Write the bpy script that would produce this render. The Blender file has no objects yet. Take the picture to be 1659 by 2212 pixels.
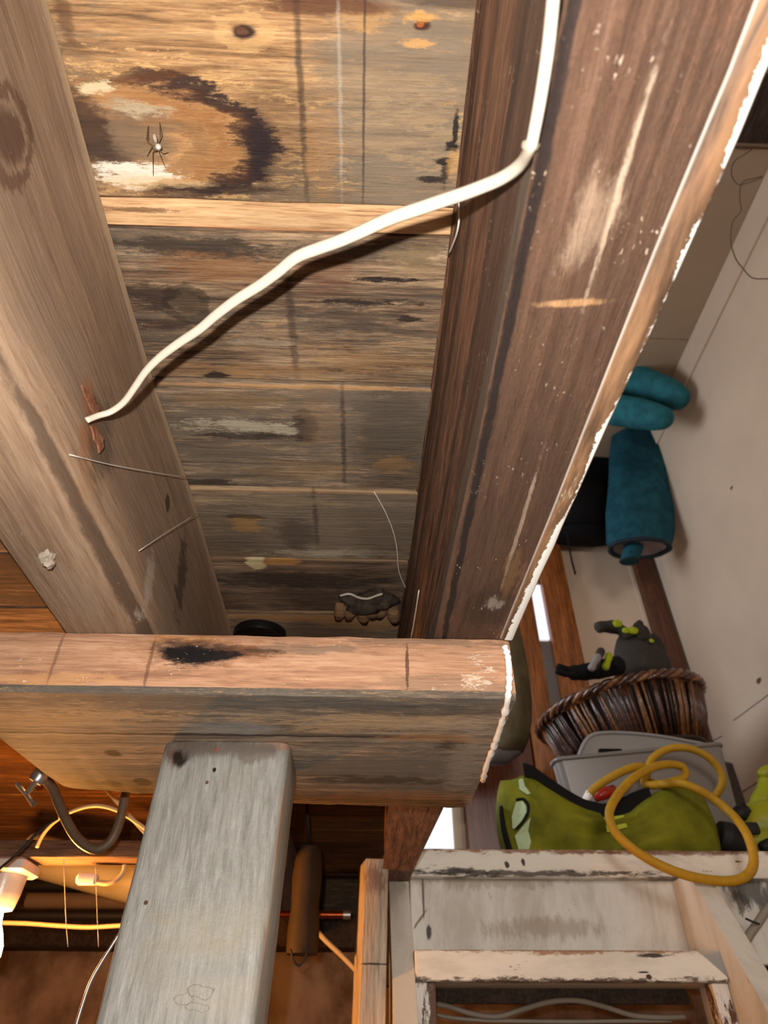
import bpy, bmesh, random
from math import *
from mathutils import Vector, Matrix, noise as mnoise
random.seed(7)
S = bpy.context.scene
COL = S.collection
CZ = 1.55                                   # camera height above the basement floor; h below = height relative to the lens

# ------------------------------------------------------------------ camera
FPX, PXC, PYC = 1420.0, 829.5, 1106.0
PIT, AZ = radians(39.8), radians(1.84)
cam = bpy.data.cameras.new('camera'); cam_o = bpy.data.objects.new('camera', cam); COL.objects.link(cam_o)
cam_o.location = (0, 0, CZ); cam_o.rotation_euler = (pi/2 + PIT, 0, -AZ)
cam.sensor_fit = 'VERTICAL'; cam.sensor_height = 36; cam.lens = 36*FPX/2212
cam.clip_start = .01; cam.clip_end = 60
cam.dof.use_dof = True; cam.dof.focus_distance = .62; cam.dof.aperture_fstop = 9.5
S.camera = cam_o
_F = Vector((sin(AZ)*cos(PIT), cos(AZ)*cos(PIT), sin(PIT))); _R = Vector((cos(AZ), -sin(AZ), 0)); _U = _R.cross(_F)
def at(px, py, x=None, y=None, h=None):
    """point of the photograph -> (x, y, h) on a real plane of the room"""
    d = _F + _R*((px-PXC)/FPX) - _U*((py-PYC)/FPX)
    t = x/d.x if x is not None else y/d.y if y is not None else h/d.z
    return d*t
def path(pts, y):                           # y may be a list (one depth per point)
    return [at(p[0], p[1], y=(y[i] if isinstance(y, (list, tuple)) else y)) for i, p in enumerate(pts)]

# ------------------------------------------------------------------ light, world, exposure
S.view_settings.view_transform = 'Standard'; S.view_settings.look = 'None'
S.view_settings.exposure = 0; S.view_settings.gamma = 1; S.view_settings.use_curve_mapping = False
W = bpy.data.worlds.new('World'); S.world = W; W.use_nodes = True
W.node_tree.nodes['Background'].inputs[0].default_value = (.75, .85, 1, 1)
W.node_tree.nodes['Background'].inputs[1].default_value = .3
def lamp(kind, name, loc, power, col, target=None, **k):
    l = bpy.data.lights.new(name, kind); l.energy = power; l.color = col
    for a, b in k.items(): setattr(l, a, b)
    o = bpy.data.objects.new(name, l); COL.objects.link(o); o.location = (loc[0], loc[1], loc[2]+CZ)
    if target:
        o.rotation_euler = (Vector((target[0], target[1], target[2]+CZ))-o.location).to_track_quat('-Z', 'Y').to_euler()
    return o
# the phone's own flash, a few centimetres from the lens
fl = _U*.027 - _R*.021 + _F*.004
lamp('POINT', 'flash_light', fl, 22, (1, .955, .885), shadow_soft_size=.0035)
# added fill behind the camera to brighten the stairs; daylight from the upstairs window
lamp('AREA', 'stairwell_fill', (.75, -2.05, 1.35), 30, (1, .95, .90), (.75, 1.6, .35), shape='RECTANGLE', size=.9, size_y=.9)
lamp('AREA', 'upstairs_daylight', (-1.2, 1.75, 1.55), 30, (.80, .90, 1), (1.1, 2.1, .8), shape='RECTANGLE', size=.9, size_y=1.1)

# ------------------------------------------------------------------ mesh helpers
ORG = {}
def wp(v): return Vector((v[0], v[1], v[2]+CZ))
def empty(name, loc, label, cat, group=None):
    o = bpy.data.objects.new(name, None); COL.objects.link(o); o.location = wp(loc); o.empty_display_size = .05
    ORG[o.name] = wp(loc); tag(o, label, cat, group); return o
def tag(o, label=None, cat=None, group=None, kind=None):
    if label: o['label'] = label
    if cat: o['category'] = cat
    if group: o['group'] = group
    if kind: o['kind'] = kind
    return o
def obj(name, geo, m, parent=None, smooth=False, auto=None, uv=None):
    """geo = (verts in x,y,h, faces); one mesh object, origin at its base or at its thing's base"""
    vs, fs = geo[0], geo[1]
    if len(geo) > 2 and uv is None: uv = geo[2]
    V = [wp(v) for v in vs]
    if parent: org = ORG[parent.name]
    else:
        org = Vector((sum(v.x for v in V)/len(V), sum(v.y for v in V)/len(V), min(v.z for v in V)))
    me = bpy.data.meshes.new(name); me.from_pydata([v-org for v in V], [], fs)
    if uv is not None:
        l = me.uv_layers.new(name='UVMap')
        for lp in me.loops: l.data[lp.index].uv = uv[lp.vertex_index]
    bm = bmesh.new(); bm.from_mesh(me); bmesh.ops.recalc_face_normals(bm, faces=bm.faces); bm.to_mesh(me); bm.free()
    if smooth:
        for p in me.polygons: p.use_smooth = True
        if auto is not None: me.set_sharp_from_angle(angle=radians(auto))
    for mm in (m if isinstance(m, (list, tuple)) else [m]): me.materials.append(mm)
    o = bpy.data.objects.new(name, me); COL.objects.link(o)
    if parent: o.parent = parent
    else: o.location = org
    ORG[o.name] = org
    return o
def struct(name, geo, m, **k):
    o = obj(name, geo, m, **k); o['kind'] = 'structure'; return o
def join(*gs):
    V, Fs = [], []
    for g in gs:
        n = len(V); V += list(g[0]); Fs += [tuple(i+n for i in f) for f in g[1]]
    return V, Fs
def loft(rings, caps=True, closed=True):
    V, Fs = [], []; n = len(rings[0])
    for r in rings: V += [Vector(p) for p in r]
    for i in range(len(rings)-1):
        for j in range(n if closed else n-1):
            a = i*n+j; b = i*n+(j+1) % n
            Fs.append((a, b, b+n, a+n))
    if caps and closed:
        Fs.append(tuple(range(n))); Fs.append(tuple(range((len(rings)-1)*n, len(rings)*n)))
    return V, Fs
def rrect(a0, a1, b0, b1, r, n=2):
    """rounded rectangle in two coordinates"""
    out = []
    for (ca, cb, s) in ((a1-r, b1-r, 0), (a0+r, b1-r, 1), (a0+r, b0+r, 2), (a1-r, b0+r, 3)):
        for k in range(n+1):
            t = (s+k/n)*pi/2; out.append((ca+r*cos(t), cb+r*sin(t)))
    return out
def bar(axis, s0, s1, a0, a1, b0, b1, r=.003, n=2, seg=1, jit=0.0, seed=0):
    """bevelled board; axis 'x': a=y b=h, 'y': a=x b=h, 'z': a=x b=y ; jitter makes rough sawn edges"""
    rings = []; rnd = random.Random(seed)
    sec = rrect(a0, a1, b0, b1, r, n); e = min(r*.9, (s1-s0)*.2)
    ss = [s0, s0+e] + [s0+(s1-s0)*i/seg for i in range(1, seg)] + [s1-e, s1]
    ca, cb = (a0+a1)/2, (b0+b1)/2
    for k, s in enumerate(ss):
        ring = []; f = 1
        for (a, b) in sec:
            if k in (0, len(ss)-1):
                a = a-copysign(min(r*.8, abs(a-ca)), a-ca); b = b-copysign(min(r*.8, abs(b-cb)), b-cb)
            elif jit: a += rnd.uniform(-jit, jit); b += rnd.uniform(-jit, jit)*.7
            ring.append((s, a, b) if axis == 'x' else (a, s, b) if axis == 'y' else (a, b, s))
        rings.append(ring)
    return loft(rings)
def tube(pts, r, n=8, flat=1.0, up=None, caps=True):
    """r: number or list; flat<1 squeezes the section"""
    P = [Vector(p) for p in pts]; rings = []; N = None
    for i, p in enumerate(P):
        t = (P[min(i+1, len(P)-1)]-P[max(i-1, 0)]).normalized()
        if N is None:
            N = (up or (Vector((0, 0, 1)) if abs(t.z) < .9 else Vector((1, 0, 0)))); N = (N - t*N.dot(t)).normalized()
        else: N = (N - t*N.dot(t)).normalized()
        B = t.cross(N); rr = r[i] if isinstance(r, (list, tuple)) else r
        rings.append([p + N*(rr*flat*cos(2*pi*k/n)) + B*(rr*sin(2*pi*k/n)) for k in range(n)])
    return loft(rings, caps)
def smoothpath(pts, sub=5):
    P = [Vector(p) for p in pts]; out = []
    for i in range(len(P)-1):
        p0, p1, p2, p3 = P[max(i-1, 0)], P[i], P[i+1], P[min(i+2, len(P)-1)]
        for k in range(sub):
            t = k/sub
            out.append(.5*((2*p1)+(p2-p0)*t+(2*p0-5*p1+4*p2-p3)*t*t+(3*p1-p0-3*p2+p3)*t**3))
    out.append(P[-1]); return out
def lathe(c, prof, n=24, axis='z', caps=True):
    """prof: list of (radius, height) around point c"""
    rings = []
    for (r, z) in prof:
        ring = []
        for k in range(n):
            a = 2*pi*k/n; x, y = r*cos(a), r*sin(a)
            ring.append((c[0]+x, c[1]+y, c[2]+z) if axis == 'z' else (c[0]+z, c[1]+x, c[2]+y) if axis == 'x' else (c[0]+x, c[1]+z, c[2]+y))
        rings.append(ring)
    return loft(rings, caps)
def blob(c, r, seg=12, rings=8, jit=0, seed=0, freq=3):
    V, Fs = [], []
    R = []
    for i in range(rings+1):
        t = pi*i/rings; t = min(max(t, .02), pi-.02)
        R.append([(c[0]+r[0]*sin(t)*cos(2*pi*k/seg), c[1]+r[1]*sin(t)*sin(2*pi*k/seg), c[2]+r[2]*cos(t)) for k in range(seg)])
    V, Fs = loft(R)
    if jit:
        V = [v + (v-Vector(c))*jit*mnoise.noise(Vector(((v.x-c[0])/max(r), (v.y-c[1])/max(r), (v.z-c[2])/max(r)))*freq+Vector((seed, seed*2, 0))) for v in V]
    return V, Fs
def prism(poly, d):
    """poly: list of 3D points of one face, d: extrusion vector"""
    d = Vector(d); return loft([[Vector(p) for p in poly], [Vector(p)+d for p in poly]])
def lerp_list(L):
    L = sorted(L)
    def f(t):
        if t <= L[0][0]: return L[0][1]
        for (a, b), (c, d) in zip(L, L[1:]):
            if t <= c: return b+(d-b)*(t-a)/(c-a)
        return L[-1][1]
    return f

# ------------------------------------------------------------------ materials
def lin(c):
    if isinstance(c, str):
        c = tuple(int(c[i:i+2], 16)/255 for i in (0, 2, 4))
        c = tuple(x/12.92 if x <= .04045 else ((x+.055)/1.055)**2.4 for x in c)
    return (c[0], c[1], c[2], 1)
class NT:
    def __init__(s, name, rough=.7, metal=0, spec=.3):
        s.m = bpy.data.materials.new(name); s.m.use_nodes = True; s.t = s.m.node_tree
        s.b = s.t.nodes['Principled BSDF']; s.b.inputs['Roughness'].default_value = rough
        s.b.inputs['Metallic'].default_value = metal; s.b.inputs['Specular IOR Level'].default_value = spec
        s.g = s.t.nodes.new('ShaderNodeNewGeometry'); s.pos = s.g.outputs['Position']
    def put(s, sock, v):
        if hasattr(v, 'is_linked') or isinstance(v, bpy.types.NodeSocket): s.t.links.new(v, sock)
        elif isinstance(v, str): sock.default_value = lin(v)
        else: sock.default_value = v
    def vec(s, op, a, b=None):
        n = s.t.nodes.new('ShaderNodeVectorMath'); n.operation = op; s.put(n.inputs[0], a)
        if b is not None: s.put(n.inputs[1], b)
        return n.outputs['Value'] if op in ('LENGTH', 'DOT_PRODUCT') else n.outputs[0]
    def math(s, op, a, b=None, c=None, clamp=False):
        n = s.t.nodes.new('ShaderNodeMath'); n.operation = op; n.use_clamp = clamp; s.put(n.inputs[0], a)
        if b is not None: s.put(n.inputs[1], b)
        if c is not None: s.put(n.inputs[2], c)
        return n.outputs[0]
    def noise(s, vec, scale, detail=4, rough=.6, dist=0, off=0):
        n = s.t.nodes.new('ShaderNodeTexNoise'); n.noise_dimensions = '4D' if off else '3D'
        s.put(n.inputs['Vector'], vec); n.inputs['Scale'].default_value = scale; n.inputs['Detail'].default_value = detail
        n.inputs['Roughness'].default_value = rough; n.inputs['Distortion'].default_value = dist
        if off: n.inputs['W'].default_value = off
        return n
    def rng(s, v, a, b, c=0., d=1., smooth=True):
        n = s.t.nodes.new('ShaderNodeMapRange'); n.interpolation_type = 'SMOOTHSTEP' if smooth else 'LINEAR'
        s.put(n.inputs[0], v); n.inputs[1].default_value = a; n.inputs[2].default_value = b; n.inputs[3].default_value = c; n.inputs[4].default_value = d
        return n.outputs[0]
    def mix(s, f, a, b, mode='MIX'):
        n = s.t.nodes.new('ShaderNodeMix'); n.data_type = 'RGBA'; n.blend_type = mode
        s.put(n.inputs[0], f); s.put(n.inputs[6], a); s.put(n.inputs[7], b); return n.outputs[2]
    def ramp(s, v, stops):
        n = s.t.nodes.new('ShaderNodeValToRGB'); e = n.color_ramp.elements
        while len(e) < len(stops): e.new(.5)
        for el, (p, c) in zip(e, stops): el.position = p; el.color = lin(c)
        s.put(n.inputs[0], v); return n.outputs[0]
    def vor(s, vec, scale, feature='F1'):
        n = s.t.nodes.new('ShaderNodeTexVoronoi'); n.feature = feature
        s.put(n.inputs['Vector'], vec); n.inputs['Scale'].default_value = scale; return n.outputs['Distance']
    def done(s, col, bumps=()):
        s.put(s.b.inputs['Base Color'], col); prev = None
        for (hgt, st, dist) in bumps:
            n = s.t.nodes.new('ShaderNodeBump'); n.inputs['Strength'].default_value = st; n.inputs['Distance'].default_value = dist
            s.put(n.inputs['Height'], hgt)
            if prev: s.t.links.new(prev, n.inputs['Normal'])
            prev = n.outputs[0]
        if prev: s.t.links.new(prev, s.b.inputs['Normal'])
        return s.m
    def stains(s, col, L, nz):
        """L: dicts c(entre x,y,h) r(adii) col amt soft k(edge raggedness) ring(None or width) half(None or axis vector)"""
        for d in L:
            c = Vector(d['c']); c.z += CZ; r = d['r']
            v = s.vec('MULTIPLY', s.vec('SUBTRACT', s.pos, tuple(c)), (1/r[0], 1/r[1], 1/r[2]))
            if d.get('rot'):
                n = s.t.nodes.new('ShaderNodeVectorRotate'); n.rotation_type = 'AXIS_ANGLE'
                v0 = s.vec('SUBTRACT', s.pos, tuple(c)); s.put(n.inputs['Vector'], v0)
                n.inputs['Axis'].default_value = d.get('axis', (0, 0, 1)); n.inputs['Angle'].default_value = d['rot']
                v = s.vec('MULTIPLY', n.outputs[0], (1/r[0], 1/r[1], 1/r[2]))
            k = d.get('k', .6)*1.15
            v = s.vec('ADD', v, s.vec('MULTIPLY', nz, (k, k, k)))
            l = s.vec('LENGTH', v); sf = d.get('soft', .3)*.6; rg = d.get('ring')
            if rg: l = s.math('DIVIDE', s.math('ABSOLUTE', s.math('SUBTRACT', l, 1.)), rg)
            f = s.rng(l, 1-sf, 1+sf, d.get('amt', .8), 0.)
            if d.get('half'):
                f = s.math('MULTIPLY', f, s.rng(s.vec('DOT_PRODUCT', v, d['half']), -.35, .35))
            col = s.mix(f, col, lin(d['col']))
        return col
def st(px, py, rx, ry, col, amt=.8, soft=.35, k=.6, h=.517, y=None, x=None, **kw):
    """a stain given where it lies on its real surface (plane h, y or x)"""
    kk = dict(h=h) if y is None and x is None else dict(y=y) if y is not None else dict(x=x)
    c = at(px, py, **kk); a = at(px+rx, py, **kk); b = at(px, py+ry, **kk)
    r1, r2 = (a-c).length, (b-c).length
    r = (r1, r2, .03) if 'h' in kk else (r1, .03, r2) if 'y' in kk else (.03, r1, r2)
    return dict(c=tuple(c), r=r, col=col, amt=amt, soft=soft, k=k, **kw)
AX = {'x': 0, 'y': 1, 'z': 2}
def wood(name, axis, cols, grime=None, flakes=None, stains=(), rough=.75, spec=.25, sc=1., bump=.5, off=0., speck=0, streak=.5, rings=0, spcol='d8d2c4'):
    """weathered timber. cols: dark, mid, light; grime=(colour, amount, scale); flakes=(colour, amount, scale)"""
    s = NT(name, rough, 0, spec)
    st_ = [1., 1., 1.]; st_[AX[axis]] = .06
    pv = s.vec('MULTIPLY', s.pos, tuple(st_)); pv = s.vec('ADD', pv, (off, off*1.7, off*.6))
    st2 = [1., 1., 1.]; st2[AX[axis]] = .22
    pm = s.vec('MULTIPLY', s.pos, tuple(st2)); pm = s.vec('ADD', pm, (off*.7, off, off*1.3))
    g1 = s.noise(pv, 105*sc, 8, .72, .5); g2 = s.noise(pv, 520*sc, 3, .65); g3 = s.noise(pm, 16*sc, 6, .65, .8)
    t = s.math('ADD', s.math('MULTIPLY', g1.outputs[0], .48), s.math('ADD', s.math('MULTIPLY', g3.outputs[0], .24), s.math('MULTIPLY', g2.outputs[0], .28)))
    col = s.ramp(t, [(.415, cols[0]), (.5, cols[1]), (.585, cols[2])])
    if rings:
        w = s.t.nodes.new('ShaderNodeTexWave'); w.wave_type = 'BANDS'; w.bands_direction = 'X' if axis != 'x' else 'Y'
        s.put(w.inputs['Vector'], pv); w.inputs['Scale'].default_value = rings; w.inputs['Distortion'].default_value = 2.5
        w.inputs['Detail'].default_value = 2; w.inputs['Detail Scale'].default_value = 3
        col = s.mix(s.math('MULTIPLY', w.outputs[0], .45), col, lin(cols[0]))
    st3 = [1., 1., 1.]; st3[AX[axis]] = .3
    pn = s.vec('MULTIPLY', s.pos, tuple(st3))
    nz = s.vec('SUBTRACT', s.noise(pn, 90*sc, 9, .8).outputs[1], (.5, .5, .5)); nz = s.vec('MULTIPLY', nz, (4.2, 4.2, 4.2))
    hts = g1.outputs[0]
    if grime:
        a = s.noise(pm, grime[2]*.35, 3, .55, .4, off=off+3.1).outputs[0]; b = s.noise(pm, grime[2]*5, 8, .82, .3, off=off+1.7).outputs[0]
        f = s.math('ADD', s.math('MULTIPLY', a, .6), s.math('MULTIPLY', b, .4)); th = .62-.26*grime[1]
        f = s.rng(f, th-.04, th+.045); col = s.mix(s.math('MULTIPLY', f, .85), col, lin(grime[0]))
    if flakes:
        a = s.noise(pm, flakes[2]*.5, 3, .5, .2, off=off+9.1).outputs[0]; b = s.noise(pm, flakes[2]*7, 7, .85, .4, off=off+5.7).outputs[0]
        f = s.math('ADD', s.math('MULTIPLY', a, .5), s.math('MULTIPLY', b, .5)); th = .66-.24*flakes[1]
        f = s.rng(f, th-.012, th+.02); col = s.mix(s.math('MULTIPLY', f, .85), col, lin(flakes[0]))
    ms = s.noise(pv, 95*sc, 5, .65, .5, off=off+7.7).outputs[0]
    col = s.mix(s.rng(ms, .53, .66, 0, streak), col, lin(cols[0]))
    col = s.stains(col, stains, nz)
    if speck:
        v = s.vor(s.vec('ADD', s.vec('MULTIPLY', s.pos, tuple([.45 if AX[axis] == i_ else 1. for i_ in range(3)])), s.vec('MULTIPLY', s.noise(s.pos, 300, 2, .5).outputs[1], (.004, .004, .004))), 330); q = s.noise(s.pos, 30, 5, .75).outputs[0]
        f = s.math('MULTIPLY', s.rng(v, .10, .22, .8, 0), s.rng(q, .58-.1*speck, .68-.1*speck)); col = s.mix(f, col, lin(spcol))
    fine = s.noise(s.pos, 420, 3, .6).outputs[0]
    return s.done(col, ((hts, min(1, bump*1.4), .0045), (g2.outputs[0], bump*.7, .0014), (fine, bump*.5, .0012), (g3.outputs[0], bump*.5, .006)))
def paint(name, base, chip='4a3426', dirt='8d8578', chips=.4, dirtamt=.4, rough=.55, axis='x', off=0., stains=(), speck=.4, bump=.3):
    """old chipped and dirty paint over wood"""
    s = NT(name, rough, 0, .35); sv = [1., 1., 1.]; sv[AX[axis]] = .3
    pv = s.vec('ADD', s.vec('MULTIPLY', s.pos, tuple(sv)), (off, off, off))
    d = s.noise(pv, 9, 6, .7, .5).outputs[0]; g = s.noise(pv, 60, 5, .7).outputs[0]
    col = s.mix(s.rng(d, .42, .66, 0, dirtamt), lin(base), lin(dirt))
    col = s.mix(s.rng(g, .5, .75, 0, .35*dirtamt), col, lin(dirt))
    c1 = s.noise(pv, 16, 4, .6, .6, off=off+4).outputs[0]; c2 = s.noise(pv, 85, 7, .82, .2, off=off+6).outputs[0]
    f = s.math('ADD', s.math('MULTIPLY', c1, .5), s.math('MULTIPLY', c2, .5)); th = .66-.22*chips
    f = s.rng(f, th-.01, th+.012); col = s.mix(f, col, lin(chip))
    nz = s.vec('MULTIPLY', s.vec('SUBTRACT', s.noise(pv, 60, 8, .78).outputs[1], (.5, .5, .5)), (4, 4, 4))
    col = s.stains(col, stains, nz)
    if speck:
        v = s.vor(s.pos, 90); q = s.noise(s.pos, 6, 3, .6).outputs[0]
        col = s.mix(s.math('MULTIPLY', s.rng(v, .05, .1, 1, 0), s.rng(q, .6-.1*speck, .66)), col, lin(chip))
    return s.done(col, ((g, bump, .002), (s.math('MULTIPLY', f, -1), .3, .002)))
def plain(name, c, rough=.6, metal=0, spec=.4, var=.12, scale=30, bump=.15, c2=None, bscale=None, **kw):
    s = NT(name, rough, metal, spec); n = s.noise(s.pos, scale, 4, .6).outputs[0]
    col = s.mix(s.rng(n, .3, .7), lin(c), lin(c2) if c2 else tuple([x*(1-var) for x in lin(c)[:3]]+[1]))
    for k, v in kw.items(): s.b.inputs[k].default_value = v
    return s.done(col, ((s.noise(s.pos, bscale or scale*4, 3, .6).outputs[0], bump, .002),))
def emit(name, c, st_):
    s = NT(name); s.b.inputs['Emission Color'].default_value = lin(c); s.b.inputs['Emission Strength'].default_value = st_
    return s.done(lin(c))

# ------------------------------------------------------------------ timber and paint of this place
M = {}
D = '2b211b'; DK = '3a2c22'
P1 = [  # first board: big cathedral figure, knots, grime, cracks
    st(860, 220, 185, 235, '7a6c5c', .72, .4, .5), st(560, 300, 130, 120, '5f4a38', .6, .8, .5, half=(1, 0, 0)), st(330, 300, 250, 118, 'b98553', .6, .5, .35),
    st(310, 300, 262, 116, '2a1f22', .95, .8, .22, ring=.10, half=(.7, -.12, 0)), st(310, 300, 240, 106, '4a2f22', .8, .8, .25, ring=.10, half=(.6, .1, 0)), st(300, 302, 190, 86, '8f6038', .7, .8, .3, ring=.12, half=(.5, 0, 0)), st(300, 305, 140, 62, '7a573a', .6, .8, .3, ring=.16, half=(.4, 0, 0)),
    st(560, 320, 34, 70, '261c20', .85, .9, .35), st(330, 165, 150, 10, '5a3823', .7, .8, .5, rot=.16), st(470, 408, 130, 10, '33231f', .85, .7, .5),
    st(275, 290, 110, 60, '66584a', .75, .7, .6), st(190, 280, 44, 95, '3d2a22', .85, .6, .7), st(225, 340, 60, 34, '41322a', .7, .6, .7),
    st(285, 376, 90, 24, 'e3d9c8', .95, .5, 1.3), st(330, 392, 120, 14, 'd2b183', .6, .7, .8), st(205, 186, 40, 16, 'd6c29c', .9, .5, 1.2), st(300, 232, 60, 13, 'b9a78a', .75, .6, 1.4), st(262, 222, 50, 12, 'a8977c', .6, .6, 1.4),
    st(528, 68, 25, 15, '2c1a14', .97, .5, .3), st(524, 66, 14, 8, '6a4430', .7, .5, .5), st(528, 68, 52, 32, 'c9a06c', .6, .5, .5, ring=.3),
    st(912, 52, 18, 13, '43241a', .97, .5, .4), st(908, 52, 8, 6, 'a8592c', .8, .5, .5), st(905, 34, 36, 12, 'cf9a55', .75, .5, 1.1), st(905, 92, 30, 12, 'c8955a', .7, .5, 1.3), st(780, 35, 60, 26, 'c9975c', .5, .6, 1.4),
    st(700, 10, 130, 22, '563323', .85, .7, .5), st(1000, 4, 120, 14, '3a2a22', .7, .7, .5), st(140, 30, 16, 60, '5b3d2a', .7, .7, .7),
    st(652, 220, 7, 240, '3a2b25', .7, 1., .6), st(786, 220, 3, 250, '332824', .7, 1., .5), st(695, 330, 30, 110, 'a27a54', .5, .7, .9), st(672, 330, 12, 60, '98704a', .5, .6, .9), st(735, 230, 4, 230, 'b9b2a6', .35, 1., .8),
    st(985, 275, 7, 34, '1d1716', .95, .5, .7), st(975, 312, 18, 12, '1d1716', .95, .5, 1.1), st(952, 345, 24, 8, '1d1716', .95, .5, 1.1), st(935, 388, 40, 6, '1d1716', .9, .5, 1.1), st(962, 370, 10, 26, '2a211d', .9, .5, .9), st(980, 350, 18, 30, 'b58a55', .6, .5, .9),
]
M['board_first'] = wood('board_tan', 'x', ('6a4e34', 'a98058', 'cfa878'), ('7d6c58', .60, 22), ('d2a973', .45, 26), P1, bump=.45, off=.3, streak=.35)
M['board_strip'] = wood('board_fresh', 'x', ('8d6544', 'c99f74', 'dcb88c'), None, None, [st(500, 500, 300, 6, 'd39266', .6, .5, .8), st(300, 458, 90, 5, '6b4a30', .8, .5, .9)], bump=.25, off=1.1, streak=.3)
P2 = [st(430, 535, 200, 20, '3a322b', .85, .5, .9), st(820, 545, 170, 26, '463d35', .75, .5, .9), st(330, 640, 70, 26, '33231e', .8, .6, .8), st(350, 700, 60, 14, '3a2620', .7, .5, .9),
      st(402, 652, 30, 26, '554434', .9, .4, .5), st(402, 656, 42, 34, '2e241c', .6, .3, .4, ring=.25), st(480, 580, 140, 30, '8d5f3b', .6, .6, .8),
      st(632, 715, 9, 110, '2d2321', .6, .9, .8), st(700, 590, 50, 45, '6b4433', .55, .6, .8), st(830, 605, 60, 6, '1e1716', .95, .5, 1.4), st(800, 655, 90, 8, '201816', .9, .5, 1.3), st(880, 690, 30, 7, '201816', .9, .5, 1.2), st(760, 690, 110, 26, '3c302b', .6, .6, 1.),
      st(800, 780, 140, 30, 'a9835a', .5, .4, 1.2), st(520, 800, 160, 16, 'a27a52', .55, .5, 1.), st(470, 812, 26, 8, '2b231e', .9, .4, .7), st(560, 740, 90, 8, 'b8a48c', .4, .6, 1.2), st(900, 560, 60, 30, '8c7453', .5, .5, 1.)]
M['board_second'] = wood('board_brown', 'x', ('523e31', '8e745b', 'b59878'), ('62564a', .5, 26), ('a9855a', .30, 30), P2, bump=.6, off=2.2)
P3 = [st(640, 833, 420, 3.5, 'bd8f62', .8, .8, .6), st(540, 920, 110, 16, 'b2a690', .8, .4, 1.1), st(540, 938, 110, 7, '2f241e', .8, .5, .9), st(660, 920, 26, 30, '2f2420', .8, .6, .7), st(742, 945, 5, 115, '2a2220', .65, .9, .8), st(690, 900, 40, 60, '83664a', .45, .6, .8),  # first entry: raw tan board edge, its lit look put into the colour
      st(450, 1040, 90, 9, '2b231d', .75, .5, 1.1), st(850, 930, 80, 90, '4a4037', .55, .5, .7), st(500, 860, 130, 14, '8d6f4a', .5, .5, 1.), st(650, 1010, 100, 18, '8c6e48', .5, .5, 1.3), st(850, 1000, 40, 20, 'a67d4e', .5, .4, 1.2)]
M['board_third'] = wood('board_umber', 'x', ('5a493d', '8c7560', 'b39a7c'), ('695d50', .5, 28), ('a07d55', .22, 34), P3, bump=.6, off=3.4)
P4 = [st(660, 1057, 380, 3.5, 'b08c66', .75, .8, .6), st(530, 1128, 34, 17, 'a98250', .85, .3, .8), st(530, 1112, 50, 5, '3c2e24', .7, .4, .8), st(682, 1110, 5, 60, '2c2420', .55, .9, .8), st(640, 1080, 160, 12, '9a8468', .5, .5, 1.2), st(700, 1190, 130, 8, 'b9ac96', .5, .5, 1.3), st(480, 1195, 60, 10, '8f7c62', .6, .5, 1.), st(640, 1150, 40, 36, '3a302a', .55, .6, .9)]  # first entry: tan joint edge, with the light it catches painted in
M['board_fourth'] = wood('board_dun', 'x', ('6a5643', '9c846a', 'c2a985'), ('736557', .42, 30), ('a4875f', .2, 34), P4, bump=.6, off=4.7)
P5 = [st(660, 1206, 300, 3, '8a6c50', .6, .8, .8), st(553, 1214, 22, 14, 'c8b488', .95, .3, .5), st(612, 1210, 40, 8, 'b07c45', .9, .25, .4), st(900, 1240, 200, 10, '5d4a39', .6, .5, 1.), st(650, 1250, 200, 16, '231a16', .7, .6, .9)]
M['board_fifth'] = wood('board_dark', 'x', ('46362c', '6f5846', '93785e'), ('50433a', .45, 30), None, P5, bump=.6, off=5.9)
P6 = [st(650, 1308, 46, 9, 'b58a68', .95, .25, .35), st(640, 1331, 130, 6, '8f6840', .9, .3, .5), st(800, 1345, 110, 12, '84643f', .7, .5, 1.)]
M['board_sixth'] = wood('board_smoked', 'x', ('4c3b2f', '7d634c', 'a78664'), ('5f5044', .4, 30), None, P6, bump=.6, off=6.6)
M['board_far'] = wood('board_amber', 'x', ('5a3a1e', '8f5f30', 'b07a42'), ('5f4028', .35, 16), None, (), bump=.4, off=7.4, rings=9)

JL = [dict(c=(-.2, .33, .345), r=(.02, .016, .03), col='8f5f42', amt=.75, soft=.2, k=.9), dict(c=(-.2, .345, .32), r=(.02, .012, .02), col='8f6f50', amt=.6, soft=.3, k=.9), dict(c=(-.2, .315, .365), r=(.02, .012, .018), col='93664a', amt=.7, soft=.3, k=.9),
      dict(c=(-.212, .45, .509), r=(.02, 1.4, .0035), col='ab9173', amt=.6, soft=.5, k=.25), dict(c=(-.205, .155, .40), r=(.03, .014, .02), col='4e3429', amt=.8, soft=.4, k=.5), dict(c=(-.205, .155, .40), r=(.03, .022, .03), col='543a2c', amt=.7, soft=.3, k=.4, ring=.18), dict(c=(-.2, .35, .36), r=(.02, .03, .035), col='40332b', amt=.55, soft=.5, k=.8),
      dict(c=(-.197, .35, .296), r=(.010, .6, .005), col='3a2a20', amt=.75, soft=.5, k=.35), dict(c=(-.2, .50, .33), r=(.03, .012, .03), col='b3a797', amt=.5, soft=.6, k=1.), dict(c=(-.21, .6, .40), r=(.03, .02, .05), col='332823', amt=.7, soft=.5, k=.8),
      dict(c=(-.235, .46, .29), r=(.02, .05, .02), col='9a8672', amt=.35, soft=.7, k=.9), dict(c=(-.205, .52, .44), r=(.03, .008, .01), col='2b1f1a', amt=.8, soft=.4, k=.5)]
M['joist_left'] = wood('joist_taupe', 'y', ('7a614e', '8e745e', '9b816a'), ('836d5b', .4, 14), None, JL, rough=.7, bump=.3, off=8.1, streak=.22, sc=.8, speck=.25, spcol='b7a893')
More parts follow.
